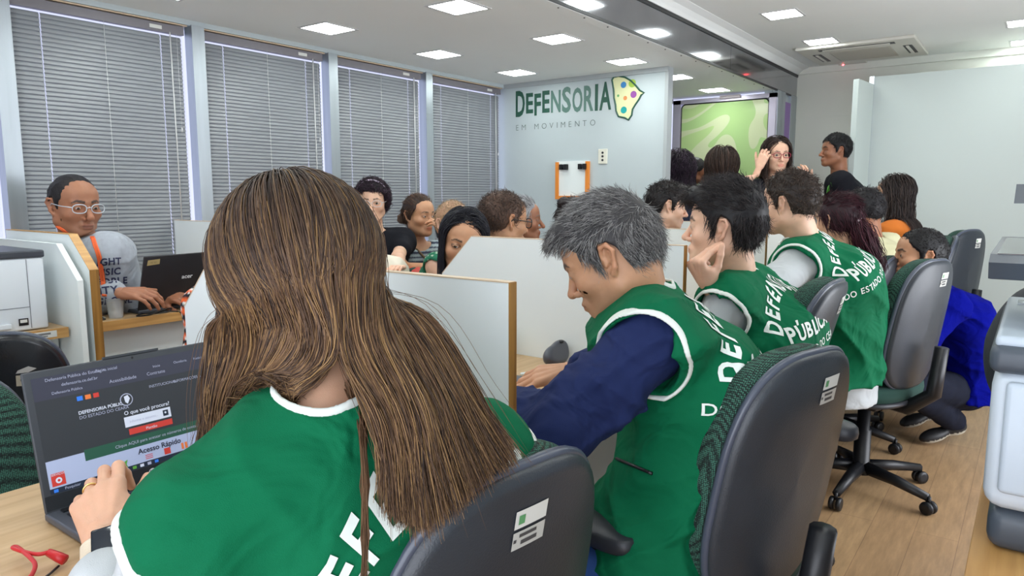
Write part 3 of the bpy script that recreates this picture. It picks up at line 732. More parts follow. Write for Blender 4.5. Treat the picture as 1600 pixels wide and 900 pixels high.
struct(MB().box((XB-.10, YE+.0, 0), (XB-.02, YF, 2.15)), 'wall_jamb', M_wall)
mb = MB()
for y0, y1 in ((6.21, 6.30), (6.31, 6.335), (6.345, 6.42)): mb.box((XB-.02, y0, 0), (XB+.012, y1, 2.15))
mb.box((XB-.02, 6.62, 0), (XB+.004, YF, 2.155)); struct(mb, 'trim_5', M_alu)
mb = MB().box((XB-.02, 6.42, 0), (XB, 6.62, 2.08), 0)
mb.prism([(XB+.001, 6.45, 1.45), (XB+.001, 6.56, 1.5), (XB+.001, 6.58, 1.7), (XB+.001, 6.50, 1.78), (XB+.001, 6.46, 1.62)], 0, (.001, 0, 0), 1)
tag(mb.obj('graphic_panel', [mat('purple_film', lin(140, 100, 175), rough=.35), mat('lilac_print', lin(214, 205, 226), rough=.4)]), 'narrow purple graphic panel with pale print beside the green glazed door', 'panel')
# window wall
EDG = [-.48, .375, 1.235, 2.095, 2.955, 3.80, 4.65]
for i, y in enumerate(EDG[:-1]):
    mb = MB().box((X0-.06, y-.068, .84), (X0+.008, y, 2.128)); struct(mb, 'trim_%d' % (10+i), M_alu)
M_glass = mat('window_glass', lin(225, 230, 245), rough=.05, alpha=.12)
M_slat = mat('grey_slats', lin(136, 139, 143), rough=.42, spec=.5)
M_head = mat('blind_headrail', lin(120, 116, 122), rough=.5)
for i in range(len(EDG)-1):
    ya, yb = EDG[i], EDG[i+1]-.068
    if i == len(EDG)-2: yb = 4.645
    f = struct(MB().box((X0-.10, ya, .84), (X0-.07, yb, .88)).box((X0-.10, ya, 2.09), (X0-.07, yb, 2.125)).box((X0-.10, ya, .84), (X0-.07, ya+.012, 2.125)), 'window_%d' % (i+1), M_alu)
    g = mesh_obj('pane', [(X0-.085, ya, .85), (X0-.085, yb, .85), (X0-.085, yb, 2.12), (X0-.085, ya, 2.12)], [(0, 1, 2, 3)], M_glass, f)
    if i < 1: continue
    y0, y1 = ya+.004, yb-.042
    words = ['at the left edge of the picture', 'behind the man in glasses and grey sweatshirt', 'behind the long-haired woman at the laptop', 'behind the curly haired woman in black', 'next to the white wall with the logo'][i-1]
    bl = empty('window_blind', (X0-.02, (y0+y1)/2, 2.1), 'grey horizontal slat window blind, closed, '+words, 'window blind', 'window blinds along the left wall')
    MB().box((X0-.045, y0, 2.072), (X0-.012, y1+.012, 2.112), 0).box((X0-.0115, y1-.16, 2.083), (X0-.011, y1-.10, 2.100), 1).box((X0-.045, y0, 2.118), (X0-.01, y1+.03, 2.124), 2).obj('headrail', [M_head, mat('white_sticker', lin(215, 215, 210), rough=.6), M_edge], bl)
    mb = MB(); n = 63; zt = 2.050; pit = .0192; wdt = .0235; tl = math.radians(66)
    ys = [y0, y0+.115, y0+.1185, y1-.105, y1-.1015, y1]
    rng = random.Random(i)
    for k in range(n):
        zc = zt-k*pit; t = tl+rng.uniform(-.03, .03)
        for a, b in ((ys[0], ys[1]), (ys[2], ys[3]), (ys[4], ys[5])):
            prof = []
            for j in range(5):
                u = (j/4-.5)*wdt; bow = .0022*(1-(2*j/4-1)**2)
                prof.append((X0-.028+u*math.cos(t)+bow*math.sin(t), zc-u*math.sin(t)*-1*(-1)+bow*math.cos(t)))
            v = [(x, yy, z) for yy in (a, b) for x, z in prof]; mb.add(v, [(q, q+1, q+6, q+5) for q in range(4)])
    mb.obj('slats', M_slat, bl, smooth=True)
    MB().box((X0-.045, y0, zt-n*pit-.02), (X0-.012, y1, zt-n*pit-.003)).obj('bottom_rail', M_slat, bl)
    mb = MB().tube([(X0-.008, (y0+y1)/2, 2.07), (X0-.008, (y0+y1)/2, .9)], .0012, 5); mb.tube([(X0-.004, y1-.065, 2.075), (X0-.001, y1-.062, 1.1)], .0035, 6)
    mb.tube([(X0-.006, y1-.03, 2.07), (X0-.006, y1-.03, 1.62)], .001, 4).lathe([(.002, 0), (.005, -.01), (.005, -.025)], (X0-.006, y1-.03, 1.62), 8)
    mb.obj('cords_and_wand', mat('clear_cord', lin(205, 205, 205), rough=.35), bl, smooth=True)
# end window with printed film
M_film = bpy.data.materials.new('printed_film'); M_film.use_nodes = True; N = M_film.node_tree.nodes; L = M_film.node_tree.links; b = N['Principled BSDF']
tc = N.new('ShaderNodeTexCoord'); wv = N.new('ShaderNodeTexNoise'); wv.inputs['Scale'].default_value = 1.5; wv.inputs['Detail'].default_value = 0; wv.inputs['Distortion'].default_value = 1.6
mp = N.new('ShaderNodeMapping'); mp.inputs['Rotation'].default_value[1] = .6; mp.inputs['Location'].default_value = (.35, 0, .2); L.new(tc.outputs['Object'], mp.inputs[0]); L.new(mp.outputs[0], wv.inputs['Vector'])
cr = N.new('ShaderNodeValToRGB'); cr.color_ramp.interpolation = 'CONSTANT'; e = cr.color_ramp.elements
e[0].position = 0; e[0].color = (*lin(158, 186, 126), 1); e[1].position = .47; e[1].color = (*lin(186, 194, 156), 1); q = cr.color_ramp.elements.new(.56); q.color = (*lin(166, 190, 130), 1); q = cr.color_ramp.elements.new(.66); q.color = (*lin(188, 194, 158), 1)
L.new(wv.outputs['Fac'], cr.inputs[0]); L.new(cr.outputs[0], b.inputs['Base Color']); b.inputs['Roughness'].default_value = .15
L.new(cr.outputs[0], b.inputs['Emission Color']); b.inputs['Emission Strength'].default_value = .05  # slight glow put in place of daylight coming through the film
wf = MB(); sx0, sx1, sz0, sz1 = -2.66, -1.885, .9, 2.085
M_lil = mat('lilac_lit_aluminium', lin(196, 188, 206), rough=.35, metal=.35)  # aluminium with the purplish light on the frame mixed into its colour
wf.box((sx0-.075, YE-.03, .85), (sx0-.004, YE+.05, 2.125)).box((sx1+.004, YE-.03, .85), (sx1+.06, YE+.05, 2.125)).box((sx0-.075, YE-.03, sz1+.004), (sx1+.06, YE+.05, 2.125)).box((sx0-.075, YE-.03, .84), (sx1+.06, YE+.05, .9))
wf = struct(wf, 'window_7', M_lil)
def rrect(x0, z0, x1, z1, r, y, n=6):
    o = []
    for cx_, cz_, a0 in ((x1-r, z1-r, 0), (x0+r, z1-r, 90), (x0+r, z0+r, 180), (x1-r, z0+r, 270)):
        for i in range(n+1): a = math.radians(a0+90*i/n); o.append((cx_+r*math.cos(a), y, cz_+r*math.sin(a)))
    return o
rr = rrect(sx0, sz0, sx1, sz1, .04, YE-.012); mesh_obj('pane', rr, [tuple(range(len(rr)))], M_film, wf)
MB().tube(rr+[rr[0], rr[1]], .006, 6).obj('seal', M_black, wf, True)
eb = empty('window_blind', (-2.83, YE-.03, 2.1), 'narrow pale slatted blind beside the green glazed door at the far end', 'window blind')
mb = MB()
for k in range(50): mb.box((-2.97, YE-.045, 2.08-k*.024), (-2.745, YE-.03, 2.098-k*.024))
mb.obj('slats', M_slat, eb)
MB().box((-2.98, YE-.05, 2.10), (-2.74, YE-.02, 2.14)).obj('headrail', M_head, eb)
tag(MB().box((-2.30, YE-.05, 2.105), (-2.12, YE-.031, 2.135), 0, .004).obj('door_closer', mat('grey_box', lin(165, 155, 160), rough=.5)), 'small grey closer box above the green glazed door', 'door closer')
# ceiling lamps
M_diff = mat('lamp_diffuser', (.93, 1, .97), rough=.5, emit=LAMP)
M_lframe = mat('lamp_frame', lin(205, 205, 205), rough=.5)
def lamp(x, y, z, words):
    o = empty('ceiling_lamp', (x, y, z), words, 'ceiling lamp', 'square ceiling lamps')
    a = .1125; b = .098
    MB().box((x-a, y-a, z-.004), (x+a, y-b, z)).box((x-a, y+b, z-.004), (x+a, y+a, z)).box((x-a, y-b, z-.004), (x-b, y+b, z)).box((x+b, y-b, z-.004), (x+a, y+b, z)).obj('frame', M_lframe, o)
    MB().box((x-b, y-b, z-.0025), (x+b, y+b, z-.001)).obj('diffuser', M_diff, o); return o
for j, y in enumerate((.0, .83, 1.69, 2.55, 3.41, 4.24)):
    k = ['behind the camera', 'near its end', 'above the picture', 'nearest the camera', 'second along', 'last before the logo wall'][j]
    lamp(-3.08, y, 2.15, 'square lamp in the low ceiling, row by the blinds, '+k)
for j, y in enumerate((.0, .9, 1.77, 2.63, 3.48, 4.32, 5.10, 5.90)):
    k = ['furthest behind the camera', 'next behind the camera', 'above the picture', 'nearest the camera', 'second along', 'in front of the logo map', 'just past the logo wall corner', 'by the green glazed door'][j]
    lamp(-2.25, y, 2.15, 'square lamp in the low ceiling, middle row, '+k)
for j, y in enumerate((.1, 1.05, 1.98, 2.9, 3.78, 4.72, 5.70)):
    k = ['overhead', 'second from overhead', 'third from overhead', 'fourth from overhead', 'fifth from overhead', 'in front of the air conditioner', 'beside the air conditioner'][j]
    lamp(-1.38, y, 2.40, 'square lamp in the high ceiling by the steel beam, '+k)
for j, y in enumerate((.5, 1.5, 2.5, 3.5, 5.875, 6.62)):
    k = ['overhead', 'second from overhead', 'third from overhead', 'fourth from overhead', 'at the picture edge, the nearer', 'at the picture edge, by the far wall'][j]
    o = lamp(-.16 if y > 5 else .2, y, 2.40, 'square lamp in the high ceiling, right row, '+k)
# air conditioner cassette
ac = empty('air_conditioner', (-1.2, 6.18, 2.4), 'white ceiling cassette air conditioner with a grey grille and dark slots', 'air conditioner')
M_ac = mat('ac_plastic', lin(214, 212, 202), rough=.45)
MB().box((-1.60, 5.83, 2.375), (-.79, 6.60, 2.40), 0, .008).obj('housing', M_ac, ac)
mb = MB().box((-1.40, 6.05, 2.369), (-.98, 6.46, 2.376), 0, .003)
for k in range(16): mb.box((-1.39, 6.06+k*.025, 2.367), (-.99, 6.068+k*.025, 2.3695))
mb.obj('grille', mat('ac_grille', lin(172, 168, 156), rough=.6), ac)
for (x0, y0, x1, y1) in ((-1.45, 5.90, -.93, 5.96), (-.90, 6.08, -.84, 6.42), (-1.53, 6.08, -1.47, 6.42)):
    s = MB().box((x0, y0, 2.3725), (x1, y1, 2.3755)).obj('slot', M_black, ac)
    if x1-x0 > .2: MB().box((x0+.03, y0+.008, 2.366), (x1-.03, y0+.03, 2.373), 0, .002).obj('louvre', M_ac, s)
    else: MB().box((x0+.018, y0+.01, 2.366), (x0+.038, y1-.01, 2.373), 0, .002).obj('louvre', M_ac, s)
sn = tag(MB().box((-1.46, 6.60, 2.372), (-1.24, 6.66, 2.399), 0, .006).obj('smoke_sensor', M_ac), 'small white ceiling sensor with a red light near the air conditioner', 'sensor')
MB().lathe([(.008, 0), (.008, -.006), (.003, -.01)], (-1.42, 6.63, 2.373), 12).obj('red_light', mat('red_led', (1, .05, .06), emit=6), sn)
# logo on the wall
LG = empty('wall_logo', (-3.0, YL, 1.95), 'dark green DEFENSORIA EM MOVIMENTO lettering with a dotted state map', 'wall logo')
M_lg = mat('logo_green', lin(36, 84, 68), rough=.5); M_lg2 = mat('logo_grey_green', lin(86, 122, 112), rough=.5); M_thin = mat('logo_thin', lin(95, 110, 108), rough=.5)
Zs = [.0, .018, .0, .016, .012, .004, .0, .002, .0, .0]; Hs = [.2, .155, .165, .165, .165, .19, .18, .185, .19, .2]
x = -3.389
for i, ch in enumerate('DEFENSORIA'):
    h = Hs[i]; wd = [.088, .068, .062, .068, .088, .080, .088, .082, .026, .098][i]
    v2, f2 = text2d(ch, 1, .028, 1, 'LEFT'); xs = [q[0] for q in v2]; zs = [q[1] for q in v2]
    sxx = wd/(max(xs)-min(xs)); szz = h/(max(zs)-min(zs)); v2 = [((a-min(xs))*sxx, (c-min(zs))*szz) for a, c in v2]
    mb = MB(); put2d(mb, v2, f2, (x, YL-.002, 1.892+Zs[i]*(2-i/9)*.6), (1, 0, 0), (0, 0, 1)); mb.obj('large_letter', M_lg2 if i in (4, 5, 6, 7) else M_lg, LG); x += wd+.0115
x = -3.39
for ch in 'EM MOVIMENTO':
    if ch == ' ': x += .052; continue
    v2, f2 = text2d(ch, .062, -.012, 1, 'LEFT'); mb = MB(); put2d(mb, v2, f2, (x, YL-.002, 1.788), (1, 0, 0), (0, 0, 1)); mb.obj('small_letter', M_thin, LG); x += max(q[0] for q in v2)+.0265
mp_ = [(470, 375), (478, 362), (500, 357), (530, 362), (558, 378), (580, 400), (600, 424), (620, 435), (606, 446), (596, 466), (578, 492), (566, 512), (562, 540), (547, 562), (530, 552), (500, 546), (489, 520), (487, 492), (480, 460), (478, 420)]
def tw(x, y):
    px, py = 800+x/3, y/3; r = FW+CR*((px-800)/FPX)-CU*((py-450)/FPX); q = EYE+r*((YL-EYE[1])/r[1]); return (q[0], q[2])
pts = [tw(*q) for q in mp_]
def inpoly(name, ps, y, M): return mesh_obj(name, [(a, y, c) for a, c in ps], [tuple(range(len(ps)))], M, LG)
inpoly('map_field', pts, YL-.002, mat('map_cream', lin(226, 226, 176), rough=.5))
MB().tube([(a, YL-.003, c) for a, c in pts+pts[:2]], .0065, 6).obj('map_outline', M_lg, LG)
for (x, y, r, c, nm_) in ((524, 398, 12, (60, 130, 190), 'blue'), (565, 391, 15, (165, 195, 75), 'lime'), (571, 443, 13, (150, 80, 160), 'purple'), (532, 460, 8, (230, 150, 90), 'orange'), (499, 449, 5, (110, 175, 110), 'green'), (525, 516, 13, (20, 160, 160), 'teal')):
    a, c2 = tw(x, y); m2 = MB(); disc2d(m2, (a, YL-.0045, c2), (1, 0, 0), (0, 0, 1), 0, 0, r/3*.0056); tag(m2.obj('dot', mat('dot_'+nm_, lin(*c), rough=.5), LG), nm_+' dot')
# television bracket, outlet
tv = empty('television_bracket', (-2.85, YL, 1.4), 'white wall board edged in orange with two black hooks, on the logo wall', 'wall bracket')
MB().box((-2.995, YL-.012, 1.255), (-2.71, YL, 1.535)).obj('board', M_white, tv)
MB().box((-3.0, YL-.022, 1.25), (-2.972, YL, 1.53)).box((-2.735, YL-.022, 1.25), (-2.707, YL, 1.53)).box((-2.972, YL-.022, 1.25), (-2.735, YL, 1.275)).obj('orange_edging', mat('orange_edge', lin(232, 140, 52), rough=.5), tv)
for x in (-2.945, -2.78):
    MB().box((x, YL-.03, 1.485), (x+.055, YL-.012, 1.505)).box((x-.012, YL-.035, 1.472), (x+.012, YL-.012, 1.512)).box((x+.03, YL-.04, 1.47), (x+.055, YL-.012, 1.512)).obj('hook', M_black, tv)
ol = empty('wall_outlet', (-2.595, YL, 1.56), 'white socket plate on the wall under the logo map', 'wall outlet')
MB().box((-2.635, YL-.008, 1.508), (-2.56, YL, 1.615), 0, .003).obj('plate', mat('ivory_plastic', lin(224, 222, 208), rough=.4), ol)
mb = MB()
for z in (1.588, 1.562, 1.535): mb.lathe([(.009, 0), (.008, .004)], (-2.598, YL-.008, z), 10, axis=(0, -1, 0))
mb.obj('socket', M_dark, ol)
# far white panel and open door
Mfp = mat('far_panel_white', lin(204, 214, 211), rough=.45)
struct(MB().box((-1.13, 6.40, 0), (X1, 6.48, 2.215)), 'wall_partition', Mfp)
struct(MB().box((-1.165, 6.385, 0), (-1.13, 6.495, 2.218)), 'trim_20', mat('bright_aluminium', lin(205, 212, 222), rough=.2, metal=.9))
struct(MB().box((-1.13, 6.385, 0), (X1, 6.40, .075)), 'baseboard_far', Mfp)
dr = MB().prism([(-1.205, 6.0, .01), (-1.165, 5.99, .01), (-1.125, 6.36, .01), (-1.165, 6.37, .01)], 0, (0, 0, 2.14)); struct(dr, 'door_1', Mfp)
# ------------------------------------------------------------------ furniture
def panel(y, xa, xb, z, label, cham=None, t=.019, near=False, zlo=0.0, oak=True):
    """desk divider along X; xa window side, xb aisle side; cham = (dx, dz) cut at xa (or at xb when near)"""
    o = empty('desk_partition', ((xa+xb)/2, y, 0), label, 'desk partition', 'white desk partitions')
    if cham and not near: pts = [(xb, zlo), (xb, z), (xa+cham[0], z), (xa, z-cham[1]), (xa, zlo)]
    elif cham: pts = [(xb, zlo), (xb, z-cham[1]), (xb-cham[0], z), (xa, z), (xa, zlo)]
    else: pts = [(xb, zlo), (xb, z), (xa, z), (xa, zlo)]
    MB().prism([(a, y-t/2, c) for a, c in pts], 0, (0, t, 0)).obj('board', M_white, o)
    e = .0022; t2 = t/2+.0008
    mb = MB().box((xb, y-t2, zlo), (xb+e, y+t2, pts[1][1]+e*.5)); mb.obj('edge_band', (M_oakE if oak else M_white), o)
    mb = MB(); L = pts[1:-1] if not near else pts[1:4]
    for (a, c), (a2, c2) in zip(L[:-1], L[1:]):
        n = nrm((-(c2-c), 0, a2-a)); n = n if n[2] > 0 else -n
        mb.prism([V(a, y-t2, c), V(a2, y-t2, c2), V(a2, y-t2, c2)+n*e, V(a, y-t2, c)+n*e], 0, (0, 2*t2, 0))
    mb.obj('top_edging', M_edge if not near else (M_oakX if oak else M_white), o); return o
panel(.98, -1.78, -.722, 1.13, 'near white desk partition with oak end, between the long-haired woman and the grey-haired man', (.14, .14))
panel(1.945, -1.745, -.812, 1.135, 'white desk partition with a slanted corner behind the grey-haired man', (.14, .14))
panel(3.0, -1.80, -.90, 1.13, 'white desk partition with thin oak end, behind the young man holding his cheek', (.14, .14))
panel(3.9, -1.85, -1.0, 1.13, 'furthest white desk partition, in front of the dark-haired man in profile', (.14, .14))
for i, (ya, yb, wd) in enumerate(((-.02, .968, 'carrying the large open laptop and red cable'), (.992, 1.933, 'under the grey-haired man and his keyboard'), (1.957, 2.988, 'in front of the young man holding his cheek'), (3.012, 3.888, 'in front of the man in vest with white sleeves'))):
    o = empty('desk', (-1.2, (ya+yb)/2, 0), 'pale oak veneer desk top '+wd, 'desk', 'desks of the middle row')
    MB().box((-1.485, ya, .715), (-.93, yb, .74), 0, .002).obj('top', M_desk, o)
    MB().box((-1.30, ya, .25), (-1.282, yb, .715)).obj('modesty_panel', M_white, o)
    MB().box((-.9298, ya, .714), (-.928, yb, .7405)).obj('front_edging', M_oakX, o)
    if i == 0: MB().box((-1.45, ya, 0), (-.98, ya+.02, .715)).obj('side_panel', M_white, o)
# window counters and their dividers
for i, (ya, yb, wd) in enumerate(((-.9, 1.10, 'carrying the white printer'), (1.185, 1.875, 'carrying the black laptop and plastic cup'), (1.905, 2.35, 'behind the long-haired woman'))):
    o = empty('window_counter', (-3.15, (ya+yb)/2, 0), 'oak-fronted counter along the windows '+wd, 'counter', 'counters along the windows')
    MB().box((X0, ya, .765), (-2.835, yb, .80)).obj('top', M_desk, o); MB().box((-2.835, ya, .764), (-2.832, yb, .801)).obj('front_edging', M_oakX, o)
    MB().box((-2.95, ya, 0), (-2.93, yb, .765)).obj('front_board', M_white, o)
    if i == 0:
        m2 = MB().box((-2.832, .80, .772), (-2.8305, .935, .795), 0).box((-2.832, .945, .772), (-2.8305, 1.06, .795), 0)
        m2.box((-2.8304, .825, .776), (-2.8300, .84, .792), 1).box((-2.8304, .89, .776), (-2.8300, .91, .792), 2).box((-2.8304, .96, .783), (-2.83, 1.04, .79), 2).box((-2.8304, .97, .776), (-2.83, 1.03, .780), 2)
        m2.obj('asset_stickers', [mat('white_sticker'), mat('sticker_green', lin(90, 150, 100)), mat('sticker_print', lin(120, 120, 120))], o)
panel(1.165, X0, -2.745, 1.135, 'tall white divider with oak slanted end, behind the white printer', (.15, .125), t=.03, near=True)
panel(1.118, X0, -2.75, 1.10, 'white inner divider beside the printer, just in front of the oak-ended one', (.15, .125), t=.018, near=True, oak=False)
panel(1.89, X0, -2.95, 1.155, 'white divider on the window counter right of the black laptop', None, t=.018)
# ---- office chairs
M_shell = mat('chair_shell', lin(44, 49, 56), rough=.38, bump=.25, bscale=350, var=.10, vscale=10)
M_rim = mat('chair_rim', lin(72, 78, 92), rough=.28)
def weave():
    M = bpy.data.materials.new('green_weave'); M.use_nodes = True; N = M.node_tree.nodes; L = M.node_tree.links; b = N['Principled BSDF']
    tc = N.new('ShaderNodeTexCoord'); vo = N.new('ShaderNodeTexVoronoi'); vo.inputs['Scale'].default_value = 270; vo.inputs['Randomness'].default_value = .25; L.new(tc.outputs['Object'], vo.inputs['Vector'])
    cr = N.new('ShaderNodeValToRGB'); cr.color_ramp.elements[0].position = .25; cr.color_ramp.elements[0].color = (*lin(66, 118, 100), 1); cr.color_ramp.elements[1].position = .55; cr.color_ramp.elements[1].color = (*lin(16, 28, 26), 1)
    L.new(vo.outputs['Distance'], cr.inputs[0]); L.new(cr.outputs[0], b.inputs['Base Color']); b.inputs['Roughness'].default_value = .9
    bp = N.new('ShaderNodeBump'); bp.inputs['Strength'].default_value = .5; bp.inputs['Distance'].default_value = .002; bp.invert = True; L.new(vo.outputs['Distance'], bp.inputs['Height']); L.new(bp.outputs[0], b.inputs['Normal']); return M
M_weave = weave()
def pad(w, h, t0, t1, n=3.2, nu=28, bulge=0, top=1.0, M=None, curve=0, z0=0, taper=.0):
    """rounded slab in local x (width) and z (height), from y=t0 to y=t1 (front, bulging)"""
    v = []; f = []; rings = 7
    def outline(r, z):
        o = []
        for i in range(nu*2):
            a = 2*math.pi*i/(nu*2); c, s = math.cos(a), math.sin(a); e = 2/n
            x = abs(c)**e*math.copysign(1, c); y = abs(s)**e*math.copysign(1, s)
            o.append((x*r*w/2*(1-taper*(y*.5+.5)), y*r*h/2))
        return o
    prof = [(0, t0), (.55, t0), (.93, t0), (.985, t0+(t1-t0)*.15), (1.0, t0+(t1-t0)*.5), (.985, t1-(t1-t0)*.12), (.93, t1+bulge*.25), (.55, t1+bulge*.85), (0, t1+bulge)]
    for r, y in prof:
        for (x, z) in outline(max(r, .001), 0): v.append((x, y-curve*(x/(w/2))**2*-1+0*z, z+z0))
    m = nu*2
    for i in range(len(prof)-1): f += [(i*m+j, i*m+(j+1) % m, (i+1)*m+(j+1) % m, (i+1)*m+j) for j in range(m)]
    return v, f
def office_chair(loc, rz, label, recline=12, top=1.0, arms=True, group='green office chairs', bw=.43, bh=.54, armz=(0, 0), army=(0, 0), stk=.150, sticker=True, spin=0, seat=.47, shell=None):
    o = empty('office_chair', (loc[0], loc[1], 0), label, 'office chair', group, math.radians(rz))
    R = Matrix.Rotation(math.radians(-recline), 4, 'X'); bz = top-bh*.5*math.cos(math.radians(recline)); T = Matrix.Translation((0, -.20, bz)) @ Matrix.Rotation(math.radians(recline), 4, 'X')
    def tr(v): return [tuple(T @ Vector(q)) for q in v]
    v, f = pad(bw, bh, -.034, .004, bulge=0, curve=.030, taper=.10, n=3.0); sh = MB().add(tr(v), f).obj('backrest_shell', shell or M_shell, o, True, local=True)
    v, f = pad(bw*.985, bh*.985, -.004, .052, bulge=.030, curve=.030, taper=.10, n=3.0); MB().add(tr(v), f).obj('backrest_cushion', M_weave, o, True, local=True)
    # the rolled rim of the shell
    rim = []
    for i in range(56):
        a = 2*math.pi*i/56; c, s = math.cos(a), math.sin(a); e = 2/3.0; x = abs(c)**e*math.copysign(1, c); z = abs(s)**e*math.copysign(1, s); xx = x*bw/2*.992*(1-.10*(z*.5+.5)); rim.append((xx, -.012+.030*(xx/(bw/2))**2, z*bh/2*.992))
    MB().tube(tr(rim+rim[:2]), .0085, 8).obj('rim', M_rim, sh, True, local=True)
    if sticker:
        m2 = MB()
        def sq(x0, z0, x1, z1, mi, dy=0):
            nx = 6; vv = []; ff = []
            for i in range(nx+1):
                x = x0+(x1-x0)*i/nx; y = -.0355+.030*(x/(bw/2))**2-dy
                vv += [(x, y, z0), (x, y, z1)]
            ff = [(2*i, 2*i+2, 2*i+3, 2*i+1) for i in range(nx)]; m2.add(tr(vv), ff, mi)
        zt = bh/2-.075
        a_ = stk
        sq(-.135+a_, zt, -.075+a_, zt+.026, 0); sq(-.135+a_, zt-.031, -.075+a_, zt-.005, 1)
        sq(-.129+a_, zt+.006, -.118+a_, zt+.019, 2, .0006)
        sq(-.124+a_, zt-.014, -.092+a_, zt-.009, 3, .0006); sq(-.120+a_, zt-.025, -.09+a_, zt-.019, 3, .0006); sq(-.1335+a_, zt-.020, -.1285+a_, zt-.015, 3, .0006)
        m2.obj('asset_stickers', [mat('white_sticker'), mat('silver_sticker', lin(190, 190, 185), rough=.35), mat('sticker_green'), mat('sticker_print2', lin(70, 70, 72))], sh, local=True)
    Ts = Matrix.Translation((0, .04, seat)) @ Matrix.Rotation(math.radians(90), 4, 'X')
    v, f = pad(.49, .46, -.03, .035, bulge=.012, n=3.0); MB().add([(q[0], -q[2]+.04, q[1]+seat) for q in v], [tuple(reversed(g)) for g in f]).obj('seat_cushion', mat('green_seat_cloth', lin(28, 62, 54), rough=.92, bump=.4, bscale=700, var=.08), o, True, local=True)
    v, f = pad(.495, .465, -.048, -.024, n=3.0); MB().add([(q[0], -q[2]+.04, q[1]+seat) for q in v], [tuple(reversed(g)) for g in f]).obj('seat_pan', M_dark, o, True, local=True)
    MB().tube([(0, -.02, seat-.05), (0, -.18, seat-.06), (0, -.275, seat+.02), (0, -.262-.03, bz-.08)], [.03, .032, .030, .026], 10).box((-.10, -.10, seat-.085), (.10, .12, seat-.045), 0, .01).obj('back_bracket', M_black, o, True, local=True)
    MB().lathe([(.026, seat-.08), (.026, .27), (.034, .268), (.034, .115), (.05, .10), (.05, .075)], (0, 0, 0), 20).obj('gas_column', M_black, o, True, local=True)
    if arms:
        for s in (-1, 1):
            x = s*.275; k_ = 0 if s < 0 else 1; az_, ay_ = armz[k_], army[k_]
            ar = MB().tube([(x*.75, .02, seat-.055), (x, .02, seat-.045), (x, .0, seat+.02), (x, -.01+ay_, seat+.17+az_)], [.020, .024, .022, .018], 10).obj('armrest', M_black, o, True, local=True)
            v, f = pad(.085, .25, -.010, .022, n=2.6, bulge=.008); MB().add([(q[0]+x, -q[2]+.01+ay_, q[1]+seat+.185+az_) for q in v], [tuple(reversed(g)) for g in f]).obj('arm_pad', M_dark, ar, True, local=True)
    for k in range(5):
        a = math.radians(72*k+18+spin); c, s = math.cos(a), math.sin(a)
        lg = MB().tube([(c*.03, s*.03, .10), (c*.16, s*.16, .092), (c*.30, s*.30, .070)], [.030, .024, .017], 8).obj('leg', M_black, o, True, local=True)
        cx_, cy_ = c*.305, s*.305; px_, py_ = -s, c
        cm = MB().tube([(cx_, cy_, .075), (cx_, cy_, .045)], .008, 6)
        for q in (-1, 1): cm.lathe([(.012, -.009), (.026, -.008), (.028, 0), (.026, .008), (.012, .009)], (cx_+px_*q*.014, cy_+py_*q*.014, .0285), 16, axis=(px_, py_, 0))
        cm.obj('caster', M_black, lg, True, local=True)
    return o
W_CH = office_chair((-.762, .746), 82.4, 'nearest green-cushioned office chair with two stickers, behind the long-haired woman', recline=10.6, top=.943, armz=(-.05, -.05), stk=.105, spin=10)
office_chair((-.57, 1.49), 74.3, 'green-cushioned office chair behind the grey-haired man, its right armrest showing', recline=9.5, top=.985, armz=(-.075, .085), army=(.06, -.10), spin=-12)
office_chair((-.756, 2.347), 88.9, 'green-cushioned office chair seen edge-on behind the young man holding his cheek', recline=14.2, top=1.023, spin=0)
office_chair((-.543, 3.32), 71.5, 'tall green-cushioned office chair beside the man squatting in a blue sweater', recline=8.6, top=1.029, spin=30)
office_chair((-.78, 3.95), 82, 'dark-backed office chair behind the ponytailed person', recline=8, top=.985, spin=30)
office_chair((-.52, 5.05), 66, 'office chair standing nearest the big white far panel', recline=6, top=1.08, spin=5)
office_chair((-.63, 4.72), 100, 'office chair seen edge-on beside the squatting man, in front of the far panel', recline=12, top=1.05, spin=5)
ac1 = office_chair((-1.77, .46), -92, 'green office chair facing the camera, left of the open laptop', recline=6, top=.87, spin=15, sticker=False, arms=False)
BC = office_chair((-2.42, .66), 84, 'worn black office chair in front of the printer counter, with a metal tag', recline=6, top=.92, sticker=False, arms=False, shell=mat('glossy_black_shell', lin(22, 24, 30), rough=.22, bump=.1), spin=0, bw=.47)
# ---- scratched spots and tag on the black chair
sh = [c for c in BC.children if c.name.startswith('backrest_shell')][0]
m2 = MB(); T = Matrix.Translation((0, -.20, .92-.27*math.cos(math.radians(6)))) @ Matrix.Rotation(math.radians(6), 4, 'X')
def onb(pts, mi): m2.add([tuple(T @ Vector((x, -.0358+.030*(x/.235)**2, z))) for x, z in pts], [tuple(range(len(pts)))], mi)
onb([(-.02, .255), (-.005, .262), (-.012, .235), (-.028, .228)], 0); onb([(.12, .165), (.10, .175), (.075, .168), (.07, .160), (.10, .158)], 0); onb([(.125, .145), (.07, .155), (.07, .125), (.125, .115)], 1)
onb([(.115, .137), (.08, .143), (.08, .137), (.115, .131)], 2)
m2.obj('tag_and_scuffs', [mat('scuff', lin(175, 172, 168)), mat('metal_tag', lin(176, 166, 148), rough=.35), mat('sticker_print2')], sh, local=True)
